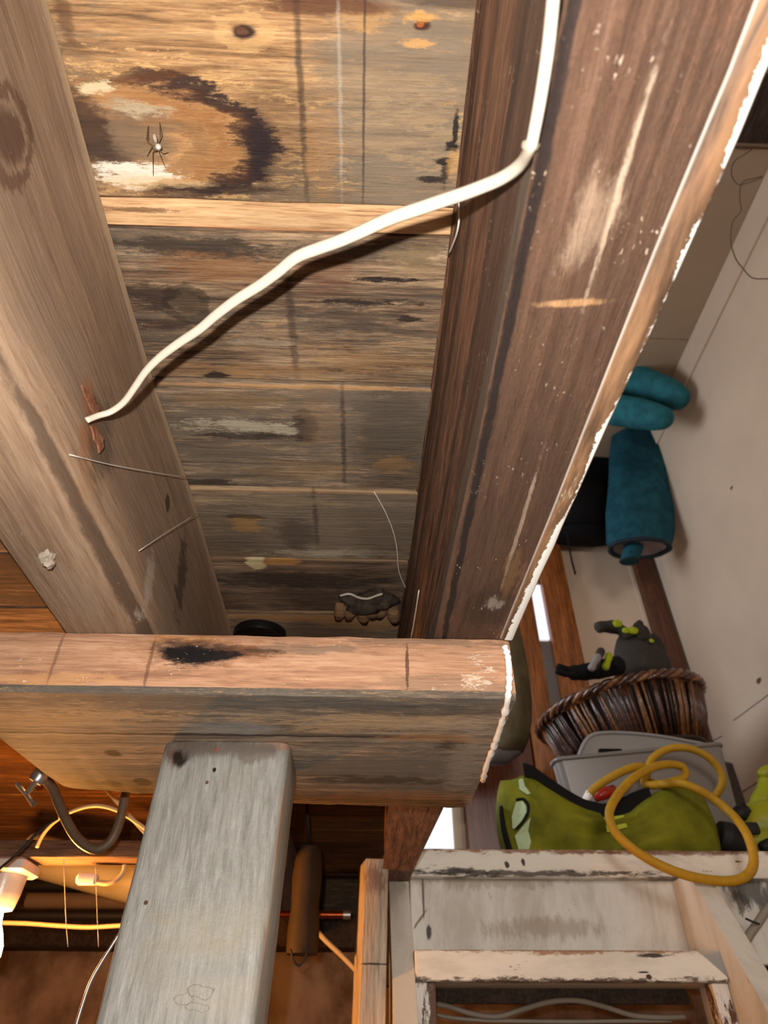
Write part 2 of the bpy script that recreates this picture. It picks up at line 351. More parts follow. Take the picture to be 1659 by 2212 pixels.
JR = [dict(c=(.0705, .3, .2935), r=(.0028, .7, .012), col='241a17', amt=.95, soft=.5, k=.5), dict(c=(.066, .3, .315), r=(.02, .7, .010), col='6e665b', amt=.45, soft=.6, k=.7), dict(c=(.062, .4, .37), r=(.02, .8, .006), col='2f251f', amt=.6, soft=.6, k=.7), dict(c=(.062, .6, .42), r=(.02, .9, .008), col='7a5a44', amt=.4, soft=.6, k=.8),
      dict(c=(.061, .35, .44), r=(.02, .8, .006), col='302620', amt=.55, soft=.6, k=.8), dict(c=(.099, .182, .29), r=(.016, .0022, .01), col='b58a60', amt=.75, soft=.6, k=.5, rot=.1), dict(c=(.106, .12, .29), r=(.0014, .05, .01), col='c9b29b', amt=.5, soft=.6, k=.9), dict(c=(.098, .14, .29), r=(.01, .02, .01), col='b59a82', amt=.4, soft=.7, k=.8),
      dict(c=(.108, .37, .29), r=(.0014, .06, .01), col='bda18b', amt=.55, soft=.6, k=.8), dict(c=(.112, .42, .29), r=(.006, .03, .01), col='84603f', amt=.55, soft=.5, k=.9), dict(c=(.1, .47, .29), r=(.02, .03, .01), col='33251d', amt=.5, soft=.6, k=.8), dict(c=(.108, .465, .29), r=(.007, .01, .01), col='b9aa9a', amt=.5, soft=.5, k=1.2)]
M['joist_right'] = wood('joist_umber', 'y', ('40291d', '7a5540', '9f745a'), ('4f3a2d', .32, 18), None, JR, rough=.65, bump=.75, off=9.7, streak=.5, sc=1.25, speck=.55, spcol='cdb9a2')
s = NT('trim_brown_white', .6, 0, .35)
pv = s.vec('MULTIPLY', s.pos, (1, .12, 1)); g = s.noise(pv, 90, 5, .65, .4).outputs[0]
col = s.ramp(g, [(.35, '3c2c20'), (.5, '694d38'), (.66, '8a6749')])
uvn = s.t.nodes.new('ShaderNodeUVMap'); uvn.uv_map = 'UVMap'
sx = s.t.nodes.new('ShaderNodeSeparateXYZ'); s.put(sx.inputs[0], uvn.outputs[0])
n1 = s.noise(s.vec('MULTIPLY', s.pos, (1, .5, 1)), 55, 6, .7, .5, off=2.4).outputs[0]; n2 = s.noise(s.pos, 260, 5, .75).outputs[0]
sy = s.t.nodes.new('ShaderNodeSeparateXYZ'); s.put(sy.inputs[0], s.pos)
wd = s.ramp(s.math('MULTIPLY', s.math('ADD', sy.outputs[1], .1), 1.5), [(0, 'a8a8a8'), (.28, 'b0b0b0'), (.33, 'efefef'), (.50, 'f4f4f4'), (.55, 'b4b4b4'), (.62, 'f4f4f4'), (.66, 'e4e4e4'), (.69, '808080'), (.80, '606060'), (.95, '484848')])
edge = s.math('ADD', sx.outputs[0], s.math('ADD', s.math('MULTIPLY', s.math('SUBTRACT', n1, .5), .9), s.math('MULTIPLY', s.math('SUBTRACT', n2, .5), .5)))
wdl = s.math('POWER', wd, .4545)
f = s.rng(s.math('SUBTRACT', edge, wdl), -.03, .03); f = s.math('MAXIMUM', f, s.math('MULTIPLY', s.rng(sx.outputs[0], .01, .06, 1, 0), .28)); col = s.mix(f, col, lin('e9e6e0'))  # pale line at the inner edge is a painted highlight along the gap
f2 = s.rng(s.noise(pv, 60, 5, .7, off=6.1).outputs[0], .62, .66); col = s.mix(s.math('MULTIPLY', f2, .75), col, lin('d6ccb8'))
M['trim'] = s.done(col, ((f, .4, .003), (g, .4, .002)))
M['white_paint'] = paint('white_paint', 'ebeae6', 'b3a89a', 'c9c6c0', .1, .25, speck=0)

BS = [st(500, 1405, 90, 13, '30231d', .7, .5, .9, y=.52), st(430, 1400, 150, 40, '8a5634', .45, .6, .9, y=.52), st(420, 1380, 90, 10, 'b9834f', .6, .5, 1., y=.52),
      st(600, 1497, 900, 7, '6d6257', .9, .5, 1.6, y=.52), st(1000, 1480, 160, 18, '7d6551', .5, .6, 1., y=.52), st(650, 1400, 120, 10, '6f5e50', .6, .5, 1., y=.52), st(120, 1470, 130, 14, 'c49160', .6, .4, 1., y=.52), st(880, 1440, 4, 50, '4a2d1f', .8, .4, .6, y=.52), st(1035, 1450, 22, 24, 'd8c8b4', .7, .3, 3.2, y=.52), st(320, 1440, 4, 60, '5a3b2a', .6, .5, .5, y=.52), st(120, 1420, 4, 60, '5a3b2a', .5, .5, .5, y=.52), st(900, 1385, 200, 10, '6d5645', .6, .5, 1., y=.52), st(420, 1408, 76, 32, '3a2822', .85, .8, .7, y=.52), st(410, 1412, 52, 20, '0e0b0c', .98, .5, .6, y=.52), st(470, 1414, 50, 10, '120e0e', .95, .5, .8, y=.52), st(560, 1404, 60, 5, '4a3428', .8, .6, .9, y=.52)]
BB = [st(500, 1570, 90, 14, '8f8d8a', .5, .5, .8, h=.237), st(245, 1622, 17, 6, '241a15', .95, .35, .4, h=.237), st(240, 1688, 28, 6, '2a1f1a', .9, .4, .5, h=.237), st(310, 1685, 18, 8, '1f1713', .95, .4, .4, h=.237), st(820, 1680, 150, 8, '3a2c22', .8, .5, 1.1, h=.237), st(980, 1605, 36, 10, '3f3026', .8, .5, .8, h=.237),
      st(520, 1584, 560, 2.5, '3a2e26', .85, .4, .4, h=.237), st(1010, 1640, 40, 70, 'a99b89', .4, .5, 1.2, h=.237), st(900, 1530, 200, 12, '3c3630', .5, .5, 1.1, h=.237), st(600, 1515, 500, 14, '5d554d', .6, .5, 1., h=.237), st(880, 1715, 160, 10, '9d7046', .45, .4, 1.1, h=.237), st(960, 1590, 110, 8, 'ad7d4e', .5, .4, 1.1, h=.237)]
s0 = wood('plank_face', 'x', ('8f6750', 'b28668', 'c69c7e'), ('94765f', .3, 16), None, BS, bump=.3, off=11.3, sc=.9, speck=.3)
M['plank_face'] = s0
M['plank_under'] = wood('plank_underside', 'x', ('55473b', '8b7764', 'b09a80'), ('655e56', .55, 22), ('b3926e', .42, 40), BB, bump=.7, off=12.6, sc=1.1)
PS = [st(390, 1612, 30, 40, '54392b', .85, .6, .9, y=.627), st(392, 1632, 18, 22, '1d130f', .97, .5, .5, y=.627), st(600, 1605, 40, 14, 'a27e66', .8, .4, 1., y=.627), st(480, 1612, 120, 14, '6a625a', .8, .5, 1., y=.627), st(463, 1663, 4, 5, '15110f', 1, .3, .2, y=.627), st(468, 1620, 4, 5, 'd2401a', 1, .3, .2, y=.627), st(447, 1690, 4, 4, '5a3424', .9, .3, .3, y=.627), st(315, 1950, 5, 5, '4d2c1c', 1, .3, .3, y=.627),
      st(480, 1980, 46, 60, '8f8778', .7, .3, .25, y=.627, ring=.2, half=(0, 0, -1)), st(500, 1860, 26, 40, '908b82', .6, .3, .3, y=.627, ring=.15), st(350, 1985, 40, 16, '8d8474', .6, .6, 1., y=.627), st(430, 1615, 40, 22, '5d5148', .75, .5, 1.3, y=.627), st(520, 1618, 60, 22, '6a5f56', .7, .5, 1.5, y=.627), st(400, 2040, 120, 16, '857b6a', .5, .6, 1.4, y=.627), st(330, 2090, 60, 40, '8c8475', .5, .6, 1.2, y=.627), st(470, 2010, 150, 60, '9a9484', .5, .7, .9, y=.627), st(480, 2150, 120, 50, '9b9180', .5, .7, .9, y=.627),
      st(430, 2140, 26, 14, '4a3a2c', .5, .9, 1.3, y=.627, ring=.07), st(398, 2160, 20, 12, '4a3a2c', .45, .9, 1.4, y=.627, ring=.08), st(425, 2175, 24, 9, '4a3a2c', .4, .9, 1.5, y=.627, ring=.1), st(605, 1800, 10, 180, 'a5826a', .55, .5, 1.2, y=.627), st(575, 2080, 10, 130, 'a77c62', .55, .5, 1.2, y=.627), st(590, 1950, 12, 120, 'b0a999', .6, .5, 1.2, y=.627)]
s = NT('post_grey_paint', .42, 0, .45)
pv = s.vec('MULTIPLY', s.pos, (1, 1, .12)); g = s.noise(pv, 240, 7, .7, .3).outputs[0]; q = s.noise(s.pos, 14, 8, .75, .6).outputs[0]
col = s.ramp(g, [(.3, '706e68'), (.5, '8a8882'), (.7, 'a09e99')]); col = s.mix(s.rng(q, .48, .7, 0, .45), col, lin('918a7c'))
nz = s.vec('MULTIPLY', s.vec('SUBTRACT', s.noise(s.vec('MULTIPLY', s.pos, (1, 1, .3)), 40, 5, .7).outputs[1], (.5, .5, .5)), (2.2, 2.2, 2.2))
col = s.stains(col, PS, nz)
M['post'] = s.done(col, ((g, .5, .002), (s.noise(s.pos, 130, 4, .65).outputs[0], .35, .0016)))
M['stud'] = wood('stud_pale', 'z', ('9a8a7a', 'c0ae9a', 'd8c6b2'), ('9a8272', .3, 14), None, [st(810, 2082, 28, 2.5, '3a2b22', .9, .4, .6, y=1.45), st(812, 1900, 24, 30, '7c5a4c', .7, .5, .9, y=1.45)], bump=.3, off=13.7)
M['trimmer_dark'] = wood('timber_dark', 'y', ('2a211c', '41342c', '56463b'), None, None, (), bump=.4, off=14.2)
M['brace'] = wood('timber_brace', 'x', ('4a372a', '6c5340', '87694f'), None, None, (), bump=.4, off=15.2)
M['earth'] = plain('earth_wall', '6b5344', .95, 0, .1, .3, 7, .9, 'a98f7c', 40)
M['concrete'] = plain('basement_concrete', '7a6a5a', .9, 0, .1, .2, 4, .4)
M['cable_white'] = plain('cable_white', 'bdb4a5', .42, 0, .45, .04, 60, .05)
M['stair_paint'] = paint('stair_paint', 'dbd4c8', '4d3526', '9b9184', .32, .5, stains=[st(1170, 1886, 260, 6, '43352b', .9, .5, 1.2, y=1.586), st(1000, 1885, 70, 9, '33281f', .9, .5, 1.4, y=1.586), st(1500, 1900, 180, 6, '2b2622', .8, .5, 1., y=1.586), st(1095, 1868, 5, 7, '3c241a', 1, .3, .4, y=1.586), st(1130, 1862, 4, 9, '3c241a', 1, .3, .4, y=1.586), st(1250, 1834, 420, 8, '8a5c3a', .9, .5, 1.2, y=1.586), st(1500, 1842, 300, 6, '6b4630', .8, .5, 1.3, y=1.586)])
M['riser_paint'] = paint('riser_paint', 'd2cec6', '5b4536', '9a8c7c', .12, .5, axis='z', off=2.2, stains=[st(1080, 1905, 160, 14, '86785f', .5, .6, 1.2, y=1.61), st(1170, 2005, 120, 22, '8e7a64', .55, .7, .9, y=1.61), st(927, 2015, 6, 16, '2b2420', .95, .4, .6, y=1.61), st(908, 1985, 26, 3, '5d4a3c', .8, .4, .5, y=1.61, rot=.9, axis=(0, 1, 0)), st(914, 1930, 2.5, 50, '3a2f28', .85, .4, .3, y=1.61),
      st(1620, 1925, 60, 34, '2a2723', .8, .6, .9, y=1.61), st(1600, 1950, 16, 22, '3a342e', .8, .4, .8, y=1.61)])
M['tread_paint'] = paint('tread_paint', 'e0dace', '4c3425', '988c7d', .30, .35, off=5.1, stains=[st(1200, 2049, 380, 10, '946a44', .9, .5, 1.1, y=1.465), st(1410, 2064, 28, 5, '2a201a', .95, .4, .7, y=1.465), st(1402, 2110, 6, 6, '3a2417', 1, .3, .3, y=1.465), st(1390, 2100, 12, 2, '3a2417', 1, .3, .3, y=1.465), st(1250, 2121, 360, 9, '4b3626', .92, .5, 1.6, y=1.465)])
M['stringer_paint'] = paint('stringer_paint', 'c9c2b6', '54402f', '8d8478', .22, .45, axis='z', off=7.7)
M['cleat_paint'] = paint('cleat_paint', 'd8d4cd', '5c3a2a', '93806f', .8, .5, axis='z', off=9.3)
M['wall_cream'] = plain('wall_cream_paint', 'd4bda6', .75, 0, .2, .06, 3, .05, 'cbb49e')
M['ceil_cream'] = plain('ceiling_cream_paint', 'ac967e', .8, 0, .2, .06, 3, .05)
M['door_red'] = wood('door_redwood', 'z', ('3b1d10', '5a2c18', '6d3a20'), None, None, (), rough=.3, spec=.5, bump=.08, off=17.1)
M['casing'] = wood('casing_orange', 'z', ('5a2f12', '8a4d20', 'a5632c'), None, None, (), rough=.35, spec=.5, bump=.08, off=18.1)
M['casing_dark'] = wood('casing_brown', 'z', ('3b2015', '553122', '66402c'), None, None, (), rough=.45, spec=.4, bump=.08, off=19.1)
M['daylight'] = emit('daylit_glass', 'e8ecff', 1.0)
M['teal'] = plain('teal_fabric', '215361', .85, 0, .15, .25, 20, .6, '173f4c', 90)
M['teal2'] = plain('teal_foam', '2a6f7a', .8, 0, .2, .15, 20, .3, '205760', 60)
M['navy'] = plain('navy_piping', '14222e', .7); M['lining'] = plain('mauve_lining', '8d7d7c', .85)
M['black'] = plain('black_fabric', '0d0c0d', .8, 0, .2); M['blackrub'] = plain('black_rubber', '141312', .6, 0, .3)
M['lime'] = plain('lime_canvas', '787714', .75, 0, .2, .2, 12, .7, '58590c', 60)
M['limehi'] = plain('lime_plastic', '8d8d18', .4, 0, .4, .1, 12, .1)
M['limetag'] = plain('lime_tag', 'aab52e', .6, 0, .3); M['reflect'] = plain('pale_reflective_tape', 'a9ba8e', .4, 0, .4, .08)
M['bin'] = plain('grey_plastic', '77706a', .32, 0, .5, .05, 8, .02); M['binclear'] = plain('light_grey_plastic', '8b8885', .2, 0, .6, .05, 8, .02)
M['yellow'] = plain('yellow_cord', 'b08414', .6, 0, .3, .15, 60, .2); M['red'] = plain('red_plastic', 'b02a18', .3, 0, .5)
M['wicker'] = plain('wicker_brown', '5a331c', .2, 0, .8, .3, 60, .4, '2c170d'); M['wickertan'] = plain('wicker_tan', '8b5a30', .25, 0, .7, .3, 60, .4, '54331b'); M['wickdark'] = plain('wicker_dark', '24130b', .35, 0, .5)
M['glove'] = plain('glove_grey', '3a3632', .85, 0, .2, .2, 40, .4); M['neon'] = plain('glove_neon', '98a318', .7, 0, .2)
M['canvas'] = plain('canvas_olive', '6e6248', .85, 0, .15, .25, 14, .6, '574c38'); M['greycloth'] = plain('grey_cloth', '8a8280', .8, 0, .15)
M['porcelain'] = plain('porcelain', 'e8e2da', .25, 0, .5, .03); M['bulb'] = emit('bulb_glow', 'ffab55', 470)
M['steel'] = plain('galvanised_steel', 'b4b6b8', .38, .9, .5, .2, 40, .1); M['armour'] = plain('armoured_cable', '6b5a48', .5, .2, .4, .2, 80, .2)
M['cream_cable'] = plain('cream_cable', 'd6b98c', .5); M['black_cable'] = plain('black_cable', '191413', .5); M['grey_cable'] = plain('grey_cable', '8f8577', .6)
M['copper'] = plain('copper_pipe', '9a4a24', .3, .9, .5); M['pipe_brown'] = plain('pipe_brown', '6e5a47', .7); M['pipe_black'] = plain('pipe_black', '1c1816', .6)
M['wrap'] = plain('brown_wrap', '3f2c16', .7, 0, .3, .3, 20, .4); M['bark'] = wood('splinter', 'x', ('4d3826', '7b5c3f', 'a17c56'), None, None, (), bump=.6, off=21.)
M['web'] = plain('cobweb', 'c9c4bb', .9); M['spider'] = plain('spider_brown', '6b533c', .6); M['fluff'] = plain('fluff', 'b0a292', .95, 0, .1, .3, 60, .6)
M['plug'] = plain('black_plastic', '0a0a0a', .35, 0, .4)
M['bark_red'] = plain('bark_orange', '93644a', .85, 0, .15, .3, 120, .6, '6d4632'); M['knot'] = plain('knot_grey', '4a3f35', .85, 0, .15, .4, 60, .8, '2a211b'); M['lining_w'] = plain('pale_wood_edge', 'b3a898', .8)
M['pipe_cream'] = plain('pipe_cream', '8a7f66', .5)
# ------------------------------------------------------------------ the setting
XW = 1.43; YB = 2.66; HC = 2.48
struct('floor', bar('z', -1.65, -1.55, -2.3, XW+.1, -2.4, 2.9, .002), M['concrete'])
struct('wall_left', bar('z', -1.55, .517, -2.3, -2.2, -2.4, 2.9, .002), M['earth'])
struct('wall_far', bar('z', -1.55, .30, -2.2, XW, 2.761, 2.9, .002), M['earth'])
struct('wall_right', bar('z', -1.55, HC+.06, XW, XW+.1, -2.3, YB+.1, .002), M['wall_cream'])
struct('wall_rear', bar('z', -1.55, HC+.06, -2.3, XW+.1, -2.4, -2.3, .002), M['wall_cream'])
struct('wall_side', bar('z', .57, HC+.06, -1.5, -1.4, -2.3, YB+.1, .002), M['wall_cream'])
struct('wall_back', bar('z', .36, HC, .05, XW, YB, YB+.1, .002), M['wall_cream'])
struct('wall_back', bar('z', .57, HC, -1.4, .05, YB, YB+.1, .002), M['wall_cream'])
# basement ceiling: the upper floor's slab with the sawn boards below it, one object per board
ceil = struct('ceiling', bar('x', -2.2, .15, -2.3, 2.76, .545, .57, .002), M['board_far'])
yb = [-.40, -.242, -.082, .0885, .2435]
rows = [(-.40, -.244, 'board_fourth'), (-.242, -.075, 'board_second'), (-.073, .0865, 'board_third'), (.0885, .2435, 'board_first'), (.2445, .2685, 'board_strip'),
        (.2695, .4205, 'board_second'), (.4235, .5765, 'board_third'), (.579, .7175, 'board_fourth'), (.7195, .852, 'board_fifth'), (.8545, 1.005, 'board_sixth')]
y = 1.008
while y < 2.7: rows.append((y, min(y+.148, 2.755), 'board_far')); y += .151
for i, (a, b, mt) in enumerate(rows):
    dz = (.003 if mt == 'board_strip' else (random.uniform(-.0012, .0012) if i < 6 else -.0022-.001*(i % 2)))
    obj('plank', bar('x', -2.15, .135, a, b, .517+dz, .545, .002, 1, 40, .0007, i), M[mt], ceil, smooth=True, auto=40)
# stairwell ceiling, with the dark timber at its near end
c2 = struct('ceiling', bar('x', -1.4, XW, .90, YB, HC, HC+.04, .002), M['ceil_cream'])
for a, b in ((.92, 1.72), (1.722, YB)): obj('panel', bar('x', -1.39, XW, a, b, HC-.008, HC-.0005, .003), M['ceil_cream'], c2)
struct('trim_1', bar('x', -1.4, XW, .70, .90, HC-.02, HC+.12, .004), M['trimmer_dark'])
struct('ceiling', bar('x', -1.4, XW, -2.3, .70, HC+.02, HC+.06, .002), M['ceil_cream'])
struct('trim_2', bar('y', .9, YB, XW-.012, XW, HC-.14, HC-.008, .003), M['wall_cream'])

# ------------------------------------------------------------------ joists
fA = lerp_list([(-.5, -.211), (.1195, -.2122), (.2489, -.2157), (.4288, -.2167), (.5883, -.2109), (.8339, -.2111)])
fB = lerp_list([(-.5, -.205), (.2288, -.2009), (.2858, -.1966), (.372, -.1949), (.5198, -.1915)])
fC = lerp_list([(-.5, -.277), (.405, -.2733), (.5183, -.2717)])
def joist(name, A, B, Cx, y0, y1, m, hb=.29, r=.010, wane=0., seed=0, step=.03, parent=None):
    rings = []; y = y0
    while y < y1+1e-6:
        n = mnoise.noise(Vector((0, y*9, seed)))*wane; q = mnoise.noise(Vector((4, y*14, seed)))*wane
        a, b, c = A(y), B(y), Cx(y)
        rings.append([(a, y, .5165), (a+.004, y, .511), (a+.0015, y, .503), (a+(b-a)*.3+n*.4, y, .45), (a+(b-a)*.7+n*.6, y, .36), (b+n, y, hb+r*1.6), (b-r*.3+n, y, hb+r*.5), (b-r*1.2+n, y, hb+.001+q*.2),
                      ((b+c)/2, y, hb+q*.3), (c+.008, y, hb), (c+q*.3, y, hb+.007), (c, y, .5165)])
        y += step
    return obj(name, loft(rings), m, parent, smooth=True, auto=50)
t = joist('floor_joist', fA, fB, fC, -.5, 2.74, M['joist_left'], r=.013, wane=.0022, seed=3)
tag(t, 'rounded taupe floor joist on the left, where the white cable ends', 'joist')
gA = lerp_list([(-.5, .062), (.1107, .0615), (.2587, .0625), (.4028, .0606), (.5325, .057), (.7, .055), (1.04, .0445), (1.57, .050)])
gB = lerp_list([(-.5, .072), (.0609, .0715), (.2772, .0712), (.3688, .0686), (.5156, .0661), (.7, .060), (1.04, .0435), (1.3464, .048), (1.57, .050)])
gT = lerp_list([(-.5, .1335), (.0803, .1333), (.1442, .1303), (.2325, .128), (.3437, .1255), (.4601, .1215), (.5307, .1195), (.7, .119), (1.04, .1146), (1.57, .0936)])
gO = lerp_list([(-.5, .1485), (.0931, .1483), (.1327, .1469), (.1979, .1445), (.2692, .1407), (.3458, .1381), (.4429, .1344), (.5347, .1314), (.6, .1310)])
t = joist('floor_joist', gA, gB, gT, -.5, 1.57, M['joist_right'], r=.004, wane=.0012, seed=8)
tag(t, 'dark brown trimmer joist with open grain on the right, ending at the stairs', 'joist')
# brown board with a ragged white paint edge along the stair opening
V, Fs, UV = [], [], []
ys = [-.5+.02*i for i in range(52)]
for y in ys:
    a, b = gT(y)+.0006, gO(y); n = mnoise.noise(Vector((2, y*30, 1)))*.0007
    ring = [(a, .56, 0), (a, .2895, 0), (a+.0012, .2885, .05), (a+(b-a)*.5, .2875, .5), (b-.0015+n, .2875, .95), (b+n, .289, 1.), (b, .56, 1.)]
    for (x, h, u) in ring: V.append(Vector((x, y, h))); UV.append((u, y))
for i in range(len(ys)-1):
    for j in range(6): a = i*7+j; Fs.append((a, a+1, a+8, a+7))
    a = i*7; Fs.append((a+6, a, a+7, a+13))
Fs.append(tuple(range(7))); Fs.append(tuple(range(len(V)-7, len(V))))
t = obj('edge_board', (V, Fs, UV), M['trim'], smooth=True, auto=50)
tag(t, 'narrow brown edge board with ragged white paint along the stair opening', 'board')

# ------------------------------------------------------------------ cross plank, post
P = empty('support_plank', (-.1, .68, .237), 'broad flat timber plank under the joists, carried by the grey post', 'plank')
fback = lerp_list([(-.352, .60), (-.345, .64), (-.342, .72), (-.336, .775), (-.325, .785), (-.2575, .7992), (-.0732, .8343), (.11, .8455), (.128, .842), (.1325, .80)])
ffb = lerp_list([(-.36, .521), (-.1785, .521), (.1225, .5205), (.1325, .5225)])
rings_u, xs = [], [-.352+.006*i for i in range(80)] + [.1290]
V, Fs = [], []
for i, x in enumerate(xs):
    e = mnoise.noise(Vector((x*60, 0, 2)))*.0016; e2 = mnoise.noise(Vector((x*60, 5, 2)))*(.0035 if x > -.2 else .006)+mnoise.noise(Vector((x*200, 5, 2)))*.0015
    f0 = .521+e*.5; bk = fback(x)+e2; lo = .2345+e*.6; hi = .2893+mnoise.noise(Vector((x*30, 9, 2)))*.0012
    if x > .118: k = (x-.118)/.011; f0 += .003*k*k; bk -= .006*k*k
    V += [Vector(p) for p in ((x, f0+.002, hi), (x, f0, hi-.004), (x, f0-.0005, (lo+hi)/2), (x, f0, lo+.005), (x, f0+.004, lo), (x, f0+(bk-f0)*.35, lo+.0008), (x, f0+(bk-f0)*.7, lo), (x, bk-.005, lo+.0006), (x, bk, lo+.005), (x, bk, hi))]
n = 10
fm = []
for i in range(len(xs)-1):
    for j in range(n):
        a, b = i*n+j, i*n+(j+1) % n; Fs.append((a, b, b+n, a+n)); fm.append(0 if j < 3 or j == 9 else 1)
Fs.append(tuple(range(n))); Fs.append(tuple(range(len(V)-n, len(V)))); fm += [1, 1]
b = obj('board', (V, Fs), [M['plank_face'], M['plank_under']], P, smooth=True, auto=45)
for p, k in zip(b.data.polygons, fm): p.material_index = k
pts = [at(*p, y=.5195) for p in ((1090, 1396), (1097, 1420), (1100, 1460), (1098, 1500))] + [at(*p, h=.2335) for p in ((1092, 1535), (1078, 1580), (1066, 1615), (1052, 1650), (1043, 1685))]
pp = smoothpath(pts, 6)
e = tube(pp, [.0028+.0022*mnoise.noise(Vector((i*.9, 0, 0))) for i in range(len(pp))], 7)
tag(obj('paint_edge', e, M['white_paint'], P, smooth=True), 'thick white paint along the sawn end')

rings = []
for h in [.2352, .232] + [.21-.03*i for i in range(59)] + [-1.549]:
    k = (.237-h)/.2165
    x0, x1 = -.1891-.0079*min(k, 4), -.0699-.0070*min(k, 4)
    j = mnoise.noise(Vector((h*40, 0, 0)))*.0008; ins = .004 if h > .234 else 0
    rings.append([(x+j*(1 if x > -.13 else -1), y, h) for x, y in rrect(x0+ins, x1-ins, .6268+ins, .7218-ins, .008, 3)])
t = obj('support_post', loft(rings), M['post'], smooth=True, auto=60)
tag(t, 'square post in worn glossy grey paint standing under the plank', 'post')

# second stud beside the stairs, pale bare wood, and the brace under the joists
g = bar('z', -1.549, .3095, -.0235, .0235, -.044, .044, .002, 2, 30, .0006, 4)
rot = Matrix.Rotation(radians(9), 4, 'Z'); lean = Matrix.Rotation(radians(1.1), 4, 'Y')
V = [rot @ v for v in g[0]]; V = [Vector((v.x+.0265+(v.z-.31)*.028, v.y+1.497, v.z)) for v in V]
t = obj('wall_stud', (V, g[1]), M['stud'], smooth=True, auto=40)
tag(t, 'pale bare timber stud standing left of the white stairs', 'stud')
t = obj('cross_brace', bar('x', -1.6, -.13, 1.24, 1.302, .2620, .2890, .002, 2, 30, .0008, 9), M['brace'], smooth=True, auto=40)
tag(t, 'flat brown batten across the joists, lit from below by the bulb', 'batten')
t = obj('sill_beam', bar('x', -2.2, XW, 2.62, 2.76, .2885, .385, .004, 2, 20, .002, 5), M['trimmer_dark'], smooth=True, auto=40)
tag(t, 'dark sill beam lying on the far foundation wall', 'beam')
t = obj('rim_board', bar('x', -2.2, .2, 2.745, 2.76, .386, .545, .003), M['board_sixth'])
tag(t, 'dark rim board upright on the sill at the joist ends', 'board')

# ------------------------------------------------------------------ stairs and landing
YN, YR, YT = 1.586, 1.61, 1.465
L = struct('floor', bar('x', .05, XW, 1.64, YB, .318, .358, .003), M['casing_dark'])
obj('nosing', bar('x', .085, XW, YN, 1.70, .3035, .3585, .004, 2, 40, .0008, 2), M['stair_paint'], L, smooth=True, auto=40)
obj('edge_board', bar('x', .11, .34, 1.66, 1.74, .3587, .3685, .002), M['stud'], L)
obj('header', bar('x', .05, XW, 1.715, 1.76, .12, .3175, .003), M['trimmer_dark'], L)
T = empty('staircase', (.4, 1.5, -1.549), 'narrow basement stairs in chipped dirty white paint', 'stairs')
obj('riser', bar('x', .108, 1.20, YR, YR+.025, .150, .3030, .002, 1, 10), M['riser_paint'], T)
lo_h, hi_h = .1098, .1585
poly = [(.1045, lo_h), (.683, lo_h), (.6845, lo_h+.006), (.655, hi_h-.012), (.640, hi_h), (.1045, hi_h)]
rings = []
for y, ins in ((YT, .002), (YT+.003, 0), (YR+.002, 0)):
    rings.append([(x+(ins if x < .3 else -ins), y, h+(ins if h < .13 else -ins)) for x, h in poly])
obj('tread', loft(rings), M['tread_paint'], T)
def stringer(x0, x1, y_at):
    pr = []
    for h, off in ((.30, 0), (-1.545, 0)): pr.append((y_at+(h-.2371)*.68, h))
    poly = [(x0, pr[0][0], pr[0][1]), (x0, pr[1][0], pr[1][1]), (x0, pr[1][0]+.26, pr[1][1]), (x0, 1.607, .05), (x0, 1.607, .30)]
    return prism(poly, (x1-x0, 0, 0))
obj('stringer', stringer(.686, .728, 1.478), M['stringer_paint'], T)
obj('stringer', stringer(.062, .1035, 1.545), M['stringer_paint'], T)
for k in range(2, 8):
    h1 = .1585-.1985*(k-1); y0 = YT-.135*(k-1)
    obj('tread', bar('x', .1045, .685, y0, y0+.15, h1-.049, h1, .003), M['tread_paint'], T)
obj('cleat', bar('z', -.085, .1092, .1045, .142, 1.474, 1.51, .002), M['cleat_paint'], T)
obj('cleat', bar('z', -.085, .1092, .655, .685, 1.474, 1.51, .002), M['cleat_paint'], T)
obj('back_rail', bar('x', .105, .662, 1.612, 1.635, .085, .149, .002), M['trimmer_dark'], T)
# ------------------------------------------------------------------ white cable across the bay
XR = lambda h: .0615+(.517-h)/.227*.0095
K = empty('electrical_cable', at(1145, 318, x=.064), 'white electrical cable sagging between the two joists under the boards', 'cable')
top = [at(px, py, x=.0635) for px, py in ((1203, -130), (1199, -60), (1195, 0), (1184, 105), (1168, 210), (1153, 290), (1147, 314))]
run = [(1143, 322), (1132, 345), (1110, 368), (1078, 388), (1040, 404), (1000, 419), (955, 434), (905, 451), (860, 466), (820, 482), (775, 503), (730, 522), (685, 538), (640, 556), (600, 588), (560, 617), (510, 648), (465, 682), (430, 712), (385, 742), (345, 772), (315, 802), (292, 835), (268, 868), (240, 889), (212, 898), (187, 908)]
N_ = len(run)
lo = [at(px, py, h=.2895+(.3385-.2895)*(i/(N_-1))+.055*max(0, sin(pi*i/(N_-1)))**.8) for i, (px, py) in enumerate(run)]
pp = smoothpath(top+lo[1:], 4); n = len(pp)
obj('sheath', tube(pp, [(.0031-.0009*max(0, (i/n-.45)/.55))*(1+.20*(max(0, p_.z-.29)/.06 if i/n < .8 else 1)*max(0, sin(pi*min(1, max(0, (i/n-.2)/.75))))) for i, p_ in enumerate(pp)], 10, .72, Vector((1, 0, .3))), M['cable_white'], K, smooth=True)
c = top[-1]; d = (pp[24]-pp[20]).normalized()
tag(obj('cable_clip', tube([c-d*.0006+Vector((-.0002, 0, 0)), c+d*.0006+Vector((-.0002, 0, 0))], .0036, 12, .75), M['grey_cable'], K, smooth=True, auto=40), 'thin grey clip at the bend')
